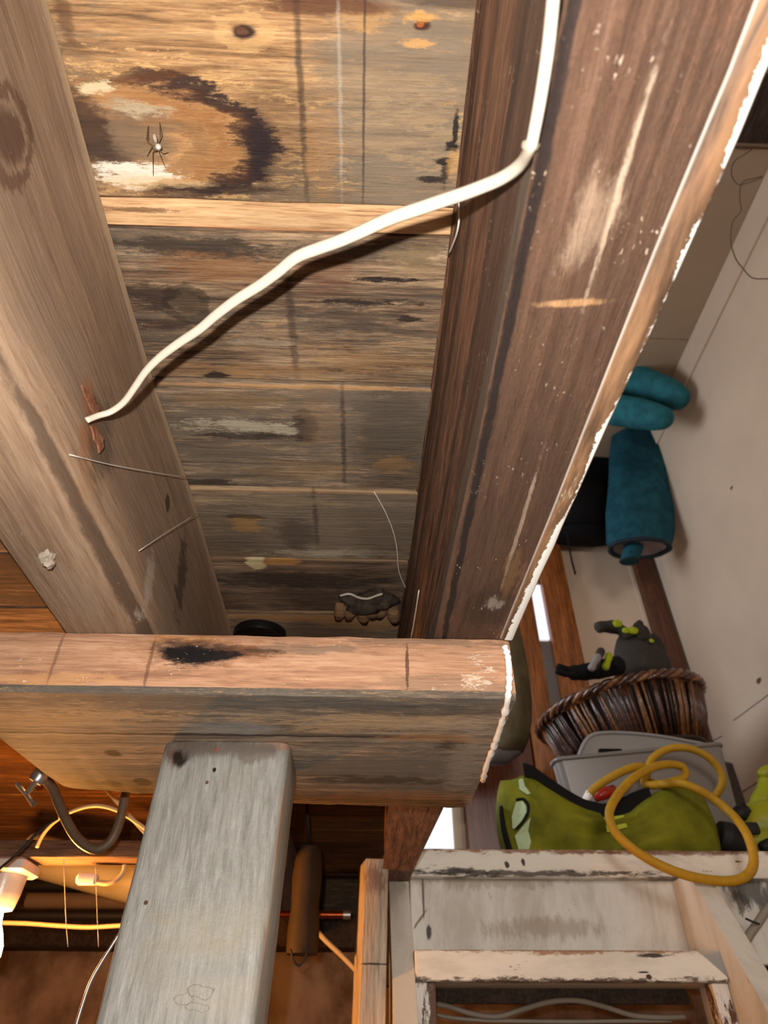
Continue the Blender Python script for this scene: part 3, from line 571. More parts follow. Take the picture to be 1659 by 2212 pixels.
# bark chips by the cable end, mud clump, knot fragment, pipe end
def fA_(y): return fA(y)
def chip(name, px, py, r, m, label, x=-.197, sq=(.35, 1, 1), seed=1, cat='splinter'):
    c = at(px, py, x=x); g = blob(c, (r*sq[0], r*sq[1], r*sq[2]), 14, 9, .9, seed, 1.6)
    return tag(obj(name, g, M[m], smooth=True, auto=50), label, cat)
chip('debris_clump', 103, 1206, .0062, 'fluff', 'small grey fluffy clump stuck to the left joist near the plank', x=-.235, sq=(.8, 1, 1), seed=3, cat='debris')
def sheet(pts, th, n, d):                    # ragged flat flake: outline on a plane, given thickness
    return prism([Vector(p)+Vector(n)*th for p in pts], Vector(n)*-th*.8)
fk = [at(*p, x=-.1965) for p in ((172, 832), (184, 842), (198, 856), (203, 872), (211, 884), (204, 899), (194, 884), (186, 868), (181, 858))]
tag(obj('bark_flake', sheet(fk, .0016, (1, 0, 0), 0), M['bark_red'], smooth=False), 'orange bark flake just above the cable end', 'bark')
fk = [at(*p, x=-.1965) for p in ((192, 920), (204, 921), (210, 936), (219, 948), (220, 966), (211, 979), (208, 960), (200, 950), (198, 936))]
tag(obj('bark_flake', sheet(fk, .0016, (1, 0, 0), 0), M['bark_red']), 'orange bark flake just below the cable end', 'bark')
c = at(797, 1300, h=.506)
kn = empty('broken_knot', c, 'splintered dark knot hanging from the boards behind the plank', 'knot')
g = blob((c.x, c.y, c.z), (.043, .022, .012), 20, 12, .8, 5, 2.2); obj('knot', g, M['knot'], kn, smooth=True, auto=50)
pts = [at(*p, h=.4965) for p in ((735, 1287), (755, 1283), (775, 1291), (795, 1293), (815, 1286), (826, 1283))]
tag(obj('pale_splinter', tube(smoothpath(pts, 4), .0017, 6), M['lining_w'], kn, smooth=True), 'pale torn edge')
rnd = random.Random(4)
for i in range(6):
    a = at(738+i*22, 1306+rnd.uniform(-6, 6), h=.514); b = at(738+i*22+rnd.uniform(-9, 9), 1344+rnd.uniform(-10, 10), h=.514)
    obj('splinter', tube([a, (a+b)/2+Vector((0, 0, -.004)), b], [.009, .010, .005], 7, .45, Vector((0, 0, 1))), M['bark'], kn, smooth=True)
c = at(562, 1368, h=.513)
g = lathe((c.x, c.y, .500), [(.001, .001), (.034, .0), (.040, .001), (.041, .004), (.041, .0165), (.001, .0165)], 32)
tag(obj('waste_pipe', g, M['plug'], smooth=True, auto=40), 'round black pipe end in the boards just behind the plank', 'pipe')

# spider hanging under the first board
SP = at(335, 312, h=.498); s_ = empty('spider', SP, 'long-legged brown spider below the stained first board', 'spider')
obj('abdomen', blob(SP+Vector((.0002, -.003, .002)), (.0014, .0034, .0014), 10, 8), M['fluff'], s_, smooth=True)
obj('thorax', blob(SP+Vector((-.001, .003, .001)), (.0016, .0022, .0012), 10, 8), M['spider'], s_, smooth=True)
obj('egg_sac', blob(SP+Vector((.0022, .0012, -.001)), (.0022, .0022, .002), 12, 8, .2, 2), M['cable_white'], s_, smooth=True)
for (ax, ay), (bx, by) in (((320, 308), (321, 272)), ((316, 303), (320, 272)), ((346, 300), (345, 265)), ((350, 292), (345, 264)), ((328, 318), (318, 338)), ((330, 330), (331, 380)), ((342, 325), (357, 362)), ((352, 332), (364, 330))):
    a = SP+Vector((0, .0025, .001)); m_ = at(ax, ay, h=.503); e_ = at(bx, by, h=.512)
    obj('leg', tube([a, m_, e_], [.00032, .0003, .0002], 5), M['spider'], s_, smooth=True)
# cobweb strands
def web(pts, label, r=.0003, **kw):
    P_ = [at(*p, **kw) for p in pts]
    return tag(obj('cobweb', tube(smoothpath(P_, 3), r, 5), M['web'], smooth=True), label, 'cobweb', )
web([(990, 425), (992, 470), (985, 510), (968, 552)], 'cobweb thread on the trimmer joist below the cable', .0008, x=.0605)
web([(808, 1062), (832, 1105), (850, 1150), (858, 1190), (862, 1235), (880, 1278)], 'dusty cobweb strand hanging by the trimmer joist near the plank', .0007, h=.505)
web([(150, 982), (240, 1004), (330, 1020), (405, 1032)], 'cobweb thread crossing the left joist under the cable end', .0004, x=-.192)
web([(300, 1190), (360, 1150), (425, 1110)], 'short cobweb thread slanting at the left joist edge', .00035, x=-.19)
web([(905, 1275), (895, 1340), (888, 1378)], 'cobweb thread in the corner of trimmer joist and plank', .0007, x=.055)
web([(206, 1857), (210, 1975), (213, 2045)], 'upright cobweb thread hanging from the batten nearest the grey post', .0005, y=1.236)
web([(138, 1857), (142, 1975), (147, 2045)], 'upright cobweb thread hanging from the batten nearer the bulb', .0005, y=1.236)

# ------------------------------------------------------------------ lamplit part of the basement, left of the post
LH = empty('lamp_holder', at(25, 1860, y=1.27), 'white porcelain lamp holder with a glowing bulb under the batten', 'lamp')
c = at(26, 1900, y=1.27); cx = c.x; 
obj('base', bar('z', .2395, .2618, cx-.040, cx+.028, 1.232, 1.308, .006, 3), M['porcelain'], LH, smooth=True, auto=40)
sk_ = obj('socket', lathe((cx-.012, 1.27, 0), [(.001, .239), (.034, .239), (.032, .214), (.028, .194), (.026, .190), (.001, .190)], 24), M['porcelain'], LH, smooth=True, auto=40)
bz = .135
obj('bulb', lathe((cx-.012, 1.27, bz), [(.001, -.036), (.014, -.033), (.025, -.024), (.030, -.008), (.029, .006), (.023, .022), (.016, .036), (.0135, .054), (.001, .055)], 20), M['bulb'], sk_, smooth=True)
# armoured cable with its clamp
AC = empty('armoured_cable', at(215, 1838, y=1.02), 'brown armoured cable looping down from a metal clamp behind the plank', 'cable')
pts = path([(88, 1672), (112, 1700), (128, 1738), (145, 1775), (165, 1808), (190, 1829), (215, 1834), (240, 1815), (256, 1782), (266, 1740), (274, 1700), (278, 1660)], 1.02)
obj('armour', tube(smoothpath(pts, 6), .0068, 10), M['armour'], AC, smooth=True)
a, b = at(104, 1668, y=1.0), at(84, 1692, y=1.0)
obj('connector', tube([at(92, 1664, y=1.0), at(84, 1680, y=1.0), at(76, 1690, y=1.0)], [.011, .0125, .0105], 10), M['steel'], AC, smooth=True, auto=40)
obj('clamp_bar', tube([at(78, 1688, y=.99), at(66, 1705, y=.99), at(54, 1716, y=.99)], .0055, 6, .6), M['steel'], AC)
obj('locknut', tube([at(38, 1694, y=.99), at(56, 1716, y=.99), at(74, 1738, y=.99)], [.006, .0045, .007], 6, .6), M['steel'], AC, smooth=True, auto=40)
tag(obj('screw', tube([at(92, 1700, y=.985), at(80, 1704, y=.985)], .003, 8), M['copper'], AC, smooth=True, auto=40), 'brass screw')
def cable(name, pts, r, m, y, label, cat='cable', sub=5, n=8):
    return tag(obj(name, tube(smoothpath(path(pts, y), sub), r, n), M[m], smooth=True), label, cat)
cable('cable', [(80, 1830), (95, 1800), (118, 1775), (150, 1755), (190, 1742), (225, 1742), (262, 1755), (300, 1780), (340, 1808), (372, 1830)], .0032, 'cream_cable', [1.236, 1.225, 1.215, 1.205, 1.2, 1.2, 1.205, 1.215, 1.225, 1.236], 'cream cable arching behind the armoured cable loop')
cable('cable', [(224, 1700), (262, 1742), (305, 1790), (350, 1835)], .0036, 'cream_cable', 1.236, 'straight cream cable slanting down behind the grey post')
cable('cable', [(-30, 1900), (0, 1876), (40, 1842), (75, 1805), (105, 1780), (125, 1768)], .0022, 'black_cable', 1.1, 'thin black cable slanting across the lit batten')
cable('cable', [(-40, 1990), (0, 1993), (60, 1995), (130, 2000), (190, 2003), (250, 2000), (330, 1996), (420, 1990), (470, 1985)], .0042, 'cream_cable', 1.62, 'yellowish cable stretched level to the post, lit by the bulb')
cable('cable', [(270, 1868), (266, 1885), (252, 1900), (232, 1908), (212, 1906), (200, 1903)], .0042, 'cream_cable', 1.285, 'short cream cable hooked below the batten')
c = at(188, 1900, y=1.285)
tag(obj('cable_plug', bar('x', c.x-.017, c.x+.018, 1.276, 1.294, c.z-.008, c.z+.009, .004, 2), M['porcelain'], smooth=True, auto=40), 'small white plug on the cream cable below the batten', 'plug')
g = tube([at(60, 1842, y=1.75), at(330, 1915, y=1.75)], .045, 16)
tag(obj('drain_pipe', g, M['pipe_cream'], smooth=True, auto=40), 'pale cream pipe slanting behind the lit batten', 'pipe')
for (y, py, r, x0, m, lb) in ((2.2, 1912, .020, -.98, 'pipe_black', 'black pipe running level behind the cream pipe'), (2.12, 1946, .020, -.92, 'pipe_brown', 'brown pipe running level left of the post'), (2.05, 1978, .012, -1.3, 'pipe_black', 'thin dark pipe below the brown pipe')):
    h = at(180, py, y=y).z
    tag(obj('pipe', tube([(x0, y, h), (x0+.01, y, h), (-.62, y, h)] if False else [(x0, y, h), (-.30, y, h)], r, 14), M[m], smooth=True, auto=40), lb, 'pipe')
cable('cable', [(160, 2230), (178, 2170), (196, 2120), (218, 2080), (240, 2045), (262, 2010)], .0018, 'steel', .86, 'thin bright wire beside the lower left edge of the post', 'wire')
# right of the post
g = lathe((0, 0, 0), [(.001, 0), (.03, 0), (.031, .04), (.027, .08), (.030, .13), (.024, .185), (.001, .19)], 18)
c = at(652, 2062, y=1.5); V = [Vector((v.x+c.x, v.y+c.y, v.z+c.z)) for v in g[0]]
WP = empty('wrapped_pipe', c, 'brown wrapped pipe end hanging in the dark behind the post', 'pipe')
obj('wrap', (V, g[1]), M['wrap'], WP, smooth=True, auto=50)
obj('hanger', tube([(c.x, c.y, c.z+.185), (c.x-.01, c.y, .42), (c.x, c.y, .5165)], .003, 6), M['black_cable'], WP, smooth=True)
obj('wire_hook', tube(smoothpath(path([(628, 2050), (634, 2075), (645, 2086), (655, 2076), (664, 2058)], 1.46), 4), .002, 6), M['black_cable'], WP, smooth=True)
a = at(600, 1976, y=1.9)
CP = empty('copper_pipe', (a.x, 1.9, a.z), 'short copper pipe lying level in the dark beside the stud', 'pipe')
b = at(752, 1976, y=1.9)
obj('pipe', tube([(a.x, 1.9, b.z), (b.x, 1.9, b.z)], .008, 12), M['copper'], CP, smooth=True, auto=40)
obj('highlight_end', tube([(b.x-.012, 1.9, b.z), (b.x+.006, 1.9, b.z)], .0105, 12), M['steel'], CP, smooth=True, auto=40)  # steel ring standing in for the bright highlight at the pipe's end
cable('cable', [(640, 1950), (664, 1985), (700, 2028), (740, 2066), (790, 2118)], .0055, 'cream_cable', 1.7, 'flat cream cable slanting down to the pale stud')
# stair cables
cable('cable', [(900, 2165), (960, 2172), (1020, 2190), (1075, 2196), (1130, 2180), (1190, 2164), (1250, 2162), (1310, 2176), (1370, 2194), (1440, 2198), (1480, 2196)], .0048, 'grey_cable', 1.6, 'wavy grey cable behind the top tread, the upper one')
cable('cable', [(900, 2176), (960, 2196), (1040, 2204), (1130, 2206), (1230, 2207), (1330, 2206), (1450, 2205)], .0036, 'grey_cable', 1.605, 'straight grey cable behind the top tread, the lower one')
cable('cable', [(1690, 1930), (1659, 1962), (1640, 1990), (1620, 2018), (1604, 2046), (1590, 2075)], .0085, 'grey_cable', 1.59, 'thick grey cable against the white panel right of the stairs')
c = at(1630, 1990, y=1.578)
tag(obj('cable_tie', tube([at(1610, 1984, y=1.578), at(1628, 1992, y=1.572), at(1640, 1996, y=1.578)], .0022, 6), M['black_cable'], smooth=True), 'dark tie around the thick grey cable', 'tie')

# ------------------------------------------------------------------ upstairs, back wall
def board_px(name, l0, l1, r0, r1, y, th, m, label=None, cat=None, parent=None, kind=None):
    """upright board standing on the landing: its edges meet the photo at l0,l1 / r0,r1, plane y; runs floor to given height"""
    a, b, c, d = at(*l0, y=y), at(*l1, y=y), at(*r0, y=y), at(*r1, y=y)
    x0, x1 = (a.x+b.x)/2, (c.x+d.x)/2; top = 2.43
    o = obj(name, bar('z', .3585, top, x0, x1, y, y+th, .004), M[m], parent, smooth=True, auto=40)
    if kind: o['kind'] = kind
    if label: tag(o, label, cat)
    return o
board_px('trim_3', (1370, 1210), (1440, 1440), (1410, 1210), (1490, 1460), YB-.05, .049, 'casing_dark', kind='structure')
board_px('trim_4', (1170, 1210), (1196, 1440), (1226, 1210), (1255, 1440), YB-.06, .059, 'casing', kind='structure')
board_px('trim_5', (1125, 1420), (1125, 1420), (1172, 1420), (1176, 1440), YB-.06, .059, 'casing', kind='structure')
w = struct('window_1', bar('z', at(1165, 1384, y=YB).z, at(1165, 1268, y=YB).z, at(1150, 1330, y=YB-.01).x, at(1192, 1330, y=YB-.01).x, YB-.02, YB-.002, .002), M['daylight'])
d0 = at(1003, 1700, y=YB-.05).x; d1 = at(1150, 1700, y=YB-.05).x
dr = struct('door_1', bar('z', .36, 2.3, d0, d1+.02, YB-.045, YB-.003, .004), M['door_red'])
w = struct('window_2', bar('z', .36, 1.4, at(915, 1790, y=YB-.02).x, at(978, 1790, y=YB-.02).x, YB-.02, YB-.002, .002), M['daylight'])
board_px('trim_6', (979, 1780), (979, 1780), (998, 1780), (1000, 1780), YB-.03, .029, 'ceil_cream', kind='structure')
a = at(1345, 1180, y=YB-.004); b = at(1380, 1180, y=YB-.004)
struct('trim_7', bar('z', .36, 2.4, a.x, b.x, YB-.006, YB-.001, .001), M['wall_cream'])

bar_ = bar('z', .36, at(1165, 1390, y=YB).z, at(1150, 1330, y=YB-.01).x, at(1192, 1330, y=YB-.01).x, YB-.02, YB-.002, .002)
struct('trim_8', bar_, M['greycloth'])
wr = bpy.data.objects['wall_right']
for a, b in (((1585, 1556), (1690, 1478)), ((1570, 1732), (1690, 1655)), ((1490, 1625), (1560, 1590))):
    obj('board_joint', tube([at(*a, x=XW-.0005), at(*b, x=XW-.0005)], .0022, 6), M['grey_cable'], wr)
for px, py, r in ((1580, 1054, .009), (1639, 1470, .016)):
    c = at(px, py, x=XW-.0005); obj('paint_chip', blob(c, (.001, r*1.2, r*.6), 8, 6, .4, px), M['armour'], wr)

# ------------------------------------------------------------------ hanging things
def tube_rings(C, rx, ry, n=24, jit=.06, seed=0):
    rings = []
    for i, (c, a, b) in enumerate(zip(C, rx, ry)):
        ring = []
        for k in range(n):
            t = 2*pi*k/n; f = 1+jit*mnoise.noise(Vector((cos(t)*1.6, sin(t)*1.6, i*.35+seed)))
            ring.append(Vector(c)+Vector((a*f*cos(t), b*f*sin(t), 0)))
        rings.append(ring)
    return rings
YJ = 2.32
J = empty('teal_jacket', at(1372, 1190, y=YJ), 'teal padded jacket hanging at the corner with dark-piped open hem', 'jacket')
prof = [(1386, 916, 34), (1386, 940, 58), (1386, 985, 66), (1383, 1030, 69), (1380, 1075, 72), (1378, 1110, 73), (1380, 1140, 71), (1378, 1165, 71), (1379, 1184, 66)]
C, rx, ry = [], [], []
for (px, py, hw) in prof:
    c = at(px, py, y=YJ); r = (at(px+hw, py, y=YJ)-c).length; C.append(c); rx.append(r); ry.append(r*.5)
rings = tube_rings(C, rx, ry, 28, .16, 2)
g = loft(rings, caps=False); V = g[0]; nn = len(V)
g = (V, g[1]+[tuple(range(28))]); obj('body', g, M['teal'], J, smooth=True)
hem = [v for v in rings[-1]]; hem.append(hem[0])
obj('hem_piping', tube(hem, .010, 7), M['navy'], J, smooth=True)
inn = [[Vector(v)+(C[i]-Vector(v))*.12+Vector((0, 0, .004)) for v in rings[i]] for i in (len(rings)-1,)]+[[v+Vector((0, 0, .012)) for v in [Vector(v)+(C[-1]-Vector(v))*.15 for v in rings[-1]]]]
g = loft(inn, caps=False); obj('lining', (g[0], g[1]+[tuple(range(len(g[0])-28, len(g[0])))]), M['lining'], J, smooth=True)
c = at(1362, 1195, y=YJ); cc = [at(1372, 1165, y=YJ), at(1368, 1185, y=YJ), at(1362, 1203, y=YJ), at(1360, 1212, y=YJ)]
rg = tube_rings(cc, [.040, .046, .044, .040], [.026, .030, .028, .025], 18, .1, 5)
cf_ = obj('cuff', loft(rg), M['teal'], J, smooth=True, auto=60)
obj('cuff_band', tube(rg[-1]+[rg[-1][0]], .006, 6), M['navy'], cf_, smooth=True)
YK = 1.85
for (a, b, r, m, lb) in (((1240, 776), (1480, 866), .082, 'teal2', 'teal rolled foam pad under the stairwell ceiling, the upper one'), ((1230, 868), (1450, 906), .072, 'teal2', 'teal rolled foam pad wedged below the other pad, the lower one')):
    A, B = at(*a, y=YK+.25), at(*b, y=YK); d = (B-A)
    ts = [0, .01, .04, .1, .3, .5, .7, .85, .93, .97, .99, 1.0]; rr = [.3, .7, .92, 1, 1, 1.03, .98, .86, .72, .6, .45, .2]
    pts = [A+d*t for t in ts]
    rl = empty('rolled_pad', A+d*.5, lb, 'pad', 'teal foam pads under the ceiling')
    g = tube(pts, [r*q for q in rr], 22)
    V = [v+(v-(A+d*min(max((v-A).dot(d)/d.length_squared, 0), 1)))*.10*mnoise.noise(v*9) for v in g[0]]
    obj('roll', (V, g[1]), M[m], rl, smooth=True)
BP = empty('black_backpack', at(1290, 1160, y=2.56), 'black backpack hanging between the teal jacket and edge board', 'backpack')
prof = [(1345, 850, 50), (1330, 890, 88), (1318, 935, 98), (1300, 985, 105), (1285, 1040, 112), (1275, 1090, 112), (1268, 1130, 108), (1265, 1155, 98), (1265, 1168, 70)]
C, rx, ry = [], [], []
for (px, py, hw) in prof:
    c = at(px, py, y=2.56); r = (at(px+hw, py, y=2.56)-c).length; C.append(c); rx.append(r); ry.append(r*.32)
obj('pack', loft(tube_rings(C, rx, ry, 24, .14, 7)), M['black'], BP, smooth=True)
obj('strap', tube(path([(1225, 1150), (1230, 1185), (1236, 1215), (1243, 1240)], 2.44), .010, 6, .3), M['black'], BP, smooth=True, auto=40)
obj('pocket', loft(tube_rings([at(1262, 1040, y=2.48), at(1258, 1085, y=2.47), at(1256, 1130, y=2.48)], [.10, .115, .10], [.03, .04, .03], 18, .1, 4)), M['black'], BP, smooth=True)
CT = empty('canvas_coat', at(1090, 1640, y=2.36), 'olive canvas coat hanging in front of the red-brown door', 'coat')
prof = [(1085, 1330, 30), (1090, 1390, 42), (1092, 1450, 46), (1092, 1510, 48), (1094, 1560, 48), (1092, 1600, 46), (1088, 1625, 40)]
C, rx, ry = [], [], []
for (px, py, hw) in prof:
    c = at(px, py, y=2.36); r = (at(px+hw, py, y=2.36)-c).length; C.append(c); rx.append(r); ry.append(r*.7)
obj('coat', loft(tube_rings(C, rx, ry, 22, .3, 3)), M['canvas'], CT, smooth=True)
C2 = [c+Vector((0, 0, -.0)) for c in (at(1080, 1600, y=2.37), at(1078, 1625, y=2.37), at(1070, 1648, y=2.37))]
tag(obj('lining', loft(tube_rings(C2, [.085, .08, .05], [.05, .05, .03], 18, .3, 9)), M['greycloth'], CT, smooth=True), 'grey cloth showing below the hem')
cable('string', [(1590, 321), (1604, 323), (1624, 322), (1608, 334), (1590, 345), (1581, 362), (1582, 382), (1594, 398), (1612, 396), (1640, 386), (1648, 381), (1635, 384), (1610, 390), (1600, 402), (1598, 430), (1601, 455), (1585, 475), (1579, 500), (1580, 530), (1590, 560), (1605, 580), (1625, 600), (1659, 602), (1720, 600)], .0017, 'armour', .90, 'thin brown string dangling below the stairwell ceiling', 'string')

# ------------------------------------------------------------------ on the landing
ZL = .359
# wicker basket on a dark box
bx, by = at(1358, 1540, y=2.15).x, 2.15
RIM = at(1351, 1536, y=2.15).z; R0, R1, HB = .208, .276, .185
TL = Matrix.Rotation(radians(-9.5), 4, 'Y'); PV = Vector((bx, by, RIM-HB))
def bk(g): return [TL @ (Vector(v)-PV) + PV for v in g[0]], g[1]
tag(obj('storage_box', bar('z', ZL, RIM-HB-.048, bx-.16, bx+.20, by-.19, by+.20, .008), M['wickdark'], smooth=True, auto=40), 'dark brown box under the wicker basket', 'box')
B0 = RIM-HB
BK = empty('wicker_basket', (bx, by, B0-.045), 'large dark brown wicker basket with a braided rim on the landing', 'basket')
wall_ = lathe((bx, by, B0), [(.002, 0), (R0-.012, .0), (R0-.010, .004), (R1-.018, HB-.01), (R1-.024, HB-.01), (R0-.02, .012), (.002, .012)], 48)
obj('liner', bk(wall_), M['wickdark'], BK, smooth=True, auto=40)
rnd = random.Random(2)
for k in range(110):
    t = 2*pi*k/110+rnd.uniform(-.012, .012); dd = rnd.uniform(-.035, .035); rr = rnd.uniform(.0040, .0066)
    p0 = Vector((bx+R0*cos(t), by+R0*sin(t), B0+.004)); p1 = Vector((bx+R1*cos(t+dd), by+R1*sin(t+dd), RIM-.008))
    pm = (p0+p1)/2+Vector((cos(t), sin(t), 0))*rnd.uniform(.003, .008)
    q_ = rnd.random()
    obj('stake', bk(tube([p0, pm, p1], [rr*.9, rr, rr*.9], 6)), M['wickertan' if q_ < .3 else 'wicker' if q_ < .88 else 'wickdark'], BK, smooth=True)  # strand tone picked at random from tan, brown and dark wicker
for j in range(3):
    pts = []
    for k in range(121):
        t = 2*pi*k/120; w = 16*t+j*2*pi/3
        pts.append(Vector((bx+(R1+.003+.009*cos(w))*cos(t), by+(R1+.003+.009*cos(w))*sin(t), RIM+.009*sin(w))))
    obj('rim_strand', bk(tube(pts, .0092, 6, caps=False)), M['wicker' if j else 'wickertan'], BK, smooth=True)
obj('base_ring', bk(tube([Vector((bx+R0*cos(2*pi*k/48), by+R0*sin(2*pi*k/48), B0+.011)) for k in range(49)], .010, 7, caps=False)), M['wickdark'], BK, smooth=True)
# gloves lying over the basket rim
def finger(parent, pts, r, y, m, n=9, name='finger'):
    P_ = smoothpath(path(pts, y), 4); k = len(P_)
    return obj(name, tube(P_, [r*(.72 if i in (0, k-1) else .95+.1*sin(i)) for i in range(k)], n), M[m], parent, smooth=True)
yg = 1.96
G = empty('work_glove', at(1380, 1450, y=yg), 'grey work glove with neon knuckles propped on the basket rim', 'glove')
C, rx, ry = [], [], []
for (px, py, hw) in ((1366, 1368, 26), (1372, 1385, 42), (1378, 1405, 54), (1384, 1425, 62), (1388, 1445, 64), (1390, 1462, 60)):
    c = at(px, py, y=yg); r = (at(px+hw, py, y=yg)-c).length; C.append(c); rx.append(r); ry.append(r*.5)
obj('palm', loft(tube_rings(C, rx, ry, 20, .12, 4)), M['glove'], G, smooth=True)
finger(G, [(1362, 1378), (1345, 1362), (1325, 1352), (1305, 1352), (1288, 1357)], .019, yg-.03, 'glove')
finger(G, [(1352, 1385), (1342, 1366), (1318, 1358), (1300, 1358)], .016, yg+.02, 'glove')
finger(G, [(1385, 1385), (1382, 1362), (1378, 1350), (1374, 1345)], .019, yg-.03, 'glove')
finger(G, [(1402, 1398), (1400, 1378), (1390, 1362), (1384, 1356)], .017, yg-.02, 'glove')
finger(G, [(1426, 1440), (1430, 1415), (1420, 1390), (1408, 1372)], .018, yg-.01, 'glove', name='thumb')
for px, py, r, dx in ((1334, 1347, .017, .4), (1368, 1362, .017, .2), (1352, 1362, .013, .2), (1408, 1384, .008, .3)):
    c = at(px, py, y=yg-.052); obj('knuckle_pad', blob(c, (r, r*.35, r*.85), 12, 8, .3, px), M['neon'], G, smooth=True)
G2 = empty('work_glove', at(1270, 1460, y=1.86), 'black work glove with a pale fingertip lying left on the basket rim', 'glove')
C, rx, ry = [], [], []
for (px, py, hw) in ((1215, 1452, 10), (1235, 1453, 16), (1260, 1452, 18), (1290, 1447, 20), (1320, 1440, 20), (1345, 1435, 14)):
    c = at(px, py, y=1.87); r = (at(px+hw, py, y=1.87)-c).length; C.append(c); rx.append(r)
obj('palm', tube(smoothpath(C, 3), [max(.008, r) for r in [rx[min(i//3, 5)] for i in range(16)]], 12), M['black'], G2, smooth=True)
finger(G2, [(1250, 1450), (1230, 1446), (1212, 1442), (1203, 1437)], .010, 1.80, 'black')
finger(G2, [(1245, 1458), (1225, 1456), (1210, 1452), (1200, 1449)], .010, 1.79, 'black')
finger(G2, [(1282, 1445), (1290, 1425), (1297, 1410), (1299, 1402)], .013, 1.82, 'glove')
finger(G2, [(1276, 1447), (1282, 1435), (1290, 1422), (1293, 1415)], .011, 1.80, 'greycloth')
finger(G2, [(1306, 1445), (1312, 1432), (1315, 1420), (1316, 1412)], .011, 1.82, 'neon')
finger(G2, [(1330, 1442), (1325, 1428), (1316, 1424)], .011, 1.83, 'black', name='thumb')

# grey plastic bins behind the bag
def binbox(name, corners, yf, depth, h0, hr_, m, label, slope=.06, seed=0):
    """open bin; corners: left and right top front corner in the photo, plane yf"""
    l, r = at(*corners[0], y=yf), at(*corners[1], y=yf)
    E_ = empty(name, ((l.x+r.x)/2, yf+depth/2, h0), label, 'bin')
    tilt = (r.z-l.z)/(r.x-l.x)
    rings = []
    for k in range(9):
        t = k/8; ins = slope*(1-t)
        rings.append([(x, y, h0+((l.z+(x-l.x)*tilt)-h0)*t) for x, y in rrect(l.x+ins*6, r.x-ins*3, yf+ins, yf+depth-ins, .022, 5)])
    inner = [[(x, y, h0+.004+((l.z+(x-l.x)*tilt)-h0-.002)*t) for x, y in rrect(l.x+.006+slope*6*(1-t), r.x-.006-slope*3*(1-t), yf+.006+slope*(1-t), yf+depth-.006-slope*(1-t), .017, 5)] for t in (1, .5, .02)]
    obj('tub', loft(rings+inner), M[m], E_, smooth=True, auto=40)
    rim = [Vector(p) for p in rings[-1]]; rim.append(rim[0])
    obj('rim', tube(rim, .0065, 6, caps=False), M[m], E_, smooth=True)
    return E_
binbox('plastic_bin', ((1200, 1640), (1562, 1606)), 1.815, .06, ZL, 0, 'bin', 'grey plastic bin standing upright behind the green bag', .006)
l, r = at(1248, 1640, y=1.885), at(1550, 1640, y=1.885)
E_ = empty('storage_tray', ((l.x+r.x)/2, 1.9, ZL), 'light grey plastic tray on edge between the grey bin and basket', 'tray')
tops = [(1248, 1640), (1262, 1606), (1280, 1588), (1310, 1583), (1360, 1584), (1420, 1590), (1480, 1600), (1530, 1612), (1550, 1640)]
P_ = smoothpath(path(tops, 1.885), 5); base = [Vector((p.x, p.y, .62)) for p in P_]
rg = []
for dy, sc_ in ((0, 1), (.010, 1.008), (.036, 1.0), (.042, .97)):
    cxm = (l.x+r.x)/2
    rg.append([Vector((cxm+(p.x-cxm)*sc_, p.y+dy, p.z+(.004 if sc_ > 1 else 0)-(.02 if sc_ < .99 else 0))) for p in P_]+[Vector((cxm+(p.x-cxm)*sc_, p.y+dy, ZL+.001)) for p in (P_[-1], P_[0])])
obj('tray', loft(rg), M['binclear'], E_, smooth=True, auto=50)
obj('rim', tube(P_, .006, 6), M['binclear'], E_, smooth=True)
tag(obj('hand_hole', bar('x', at(1293, 1625, y=1.884).x, at(1345, 1625, y=1.884).x, 1.8825, 1.8845, at(1310, 1635, y=1.884).z, at(1310, 1618, y=1.884).z, .004, 3), M['black'], E_, smooth=True), 'dark hand hole')

# lime tool bag
BG = empty('tool_bag', at(1330, 1838, y=1.72, ), 'open lime green tool bag with black rim band on the landing edge', 'bag')
BG.location.z = ZL+CZ; ORG[BG.name] = Vector(BG.location)
YF, YBk = 1.625, 1.80
xl, xr_ = at(1102, 1790, y=YF).x, at(1559, 1790, y=YF).x
rimpx = [(1118, 1672), (1135, 1663), (1160, 1668), (1190, 1688), (1230, 1712), (1275, 1736), (1320, 1748), (1365, 1738), (1405, 1712), (1450, 1690), (1490, 1684), (1530, 1688), (1552, 1698), (1562, 1712)]
rimz = lerp_list([(at(*p, y=YF).x, at(*p, y=YF).z) for p in rimpx])
NU, NV = 40, 12
def bagpt(u, v, front):
    x = xl+(xr_-xl)*u; z1 = rimz(x); z = ZL+(z1-ZL)*v
    bul = sin(pi*min(max(v, 0), 1))**.6*.022+.012*mnoise.noise(Vector((x*9, z*16+v, 3)))+.007*sin(v*13+u*9+2*sin(u*6))*(.5+.5*sin(u*5))+.006*sin(v*21-u*14)*max(0, sin(u*4-.4))
    edge = (1-abs(2*u-1)**5)
    xx = x+(-.012 if u < .5 else .012)*sin(pi*v)*abs(2*u-1)**3
    if front: return Vector((xx, YF+.02-bul*edge+(1-edge)*.02+v*.012, z))
    return Vector((xx, YBk-.02+bul*edge-(1-edge)*.05, z*.0+ZL+(max(z1, .46)-.012-ZL)*v))
V, Fs = [], []
ring_n = 2*(NU+1)
for j in range(NV+1):
    v = j/NV
    V += [bagpt(i/NU, v, True) for i in range(NU+1)] + [bagpt(i/NU, v, False) for i in range(NU, -1, -1)]
for j in range(NV):
    for i in range(ring_n):
        a, b = j*ring_n+i, j*ring_n+(i+1) % ring_n; Fs.append((a, b, b+ring_n, a+ring_n))
Fs.append(tuple(range(ring_n)))
obj('body', (V, Fs), M['lime'], BG, smooth=True, auto=70)
obj('inside', bar('z', ZL+.004, .44, xl+.03, xr_-.03, YF+.05, YBk-.04, .01), M['black'], BG, smooth=True)
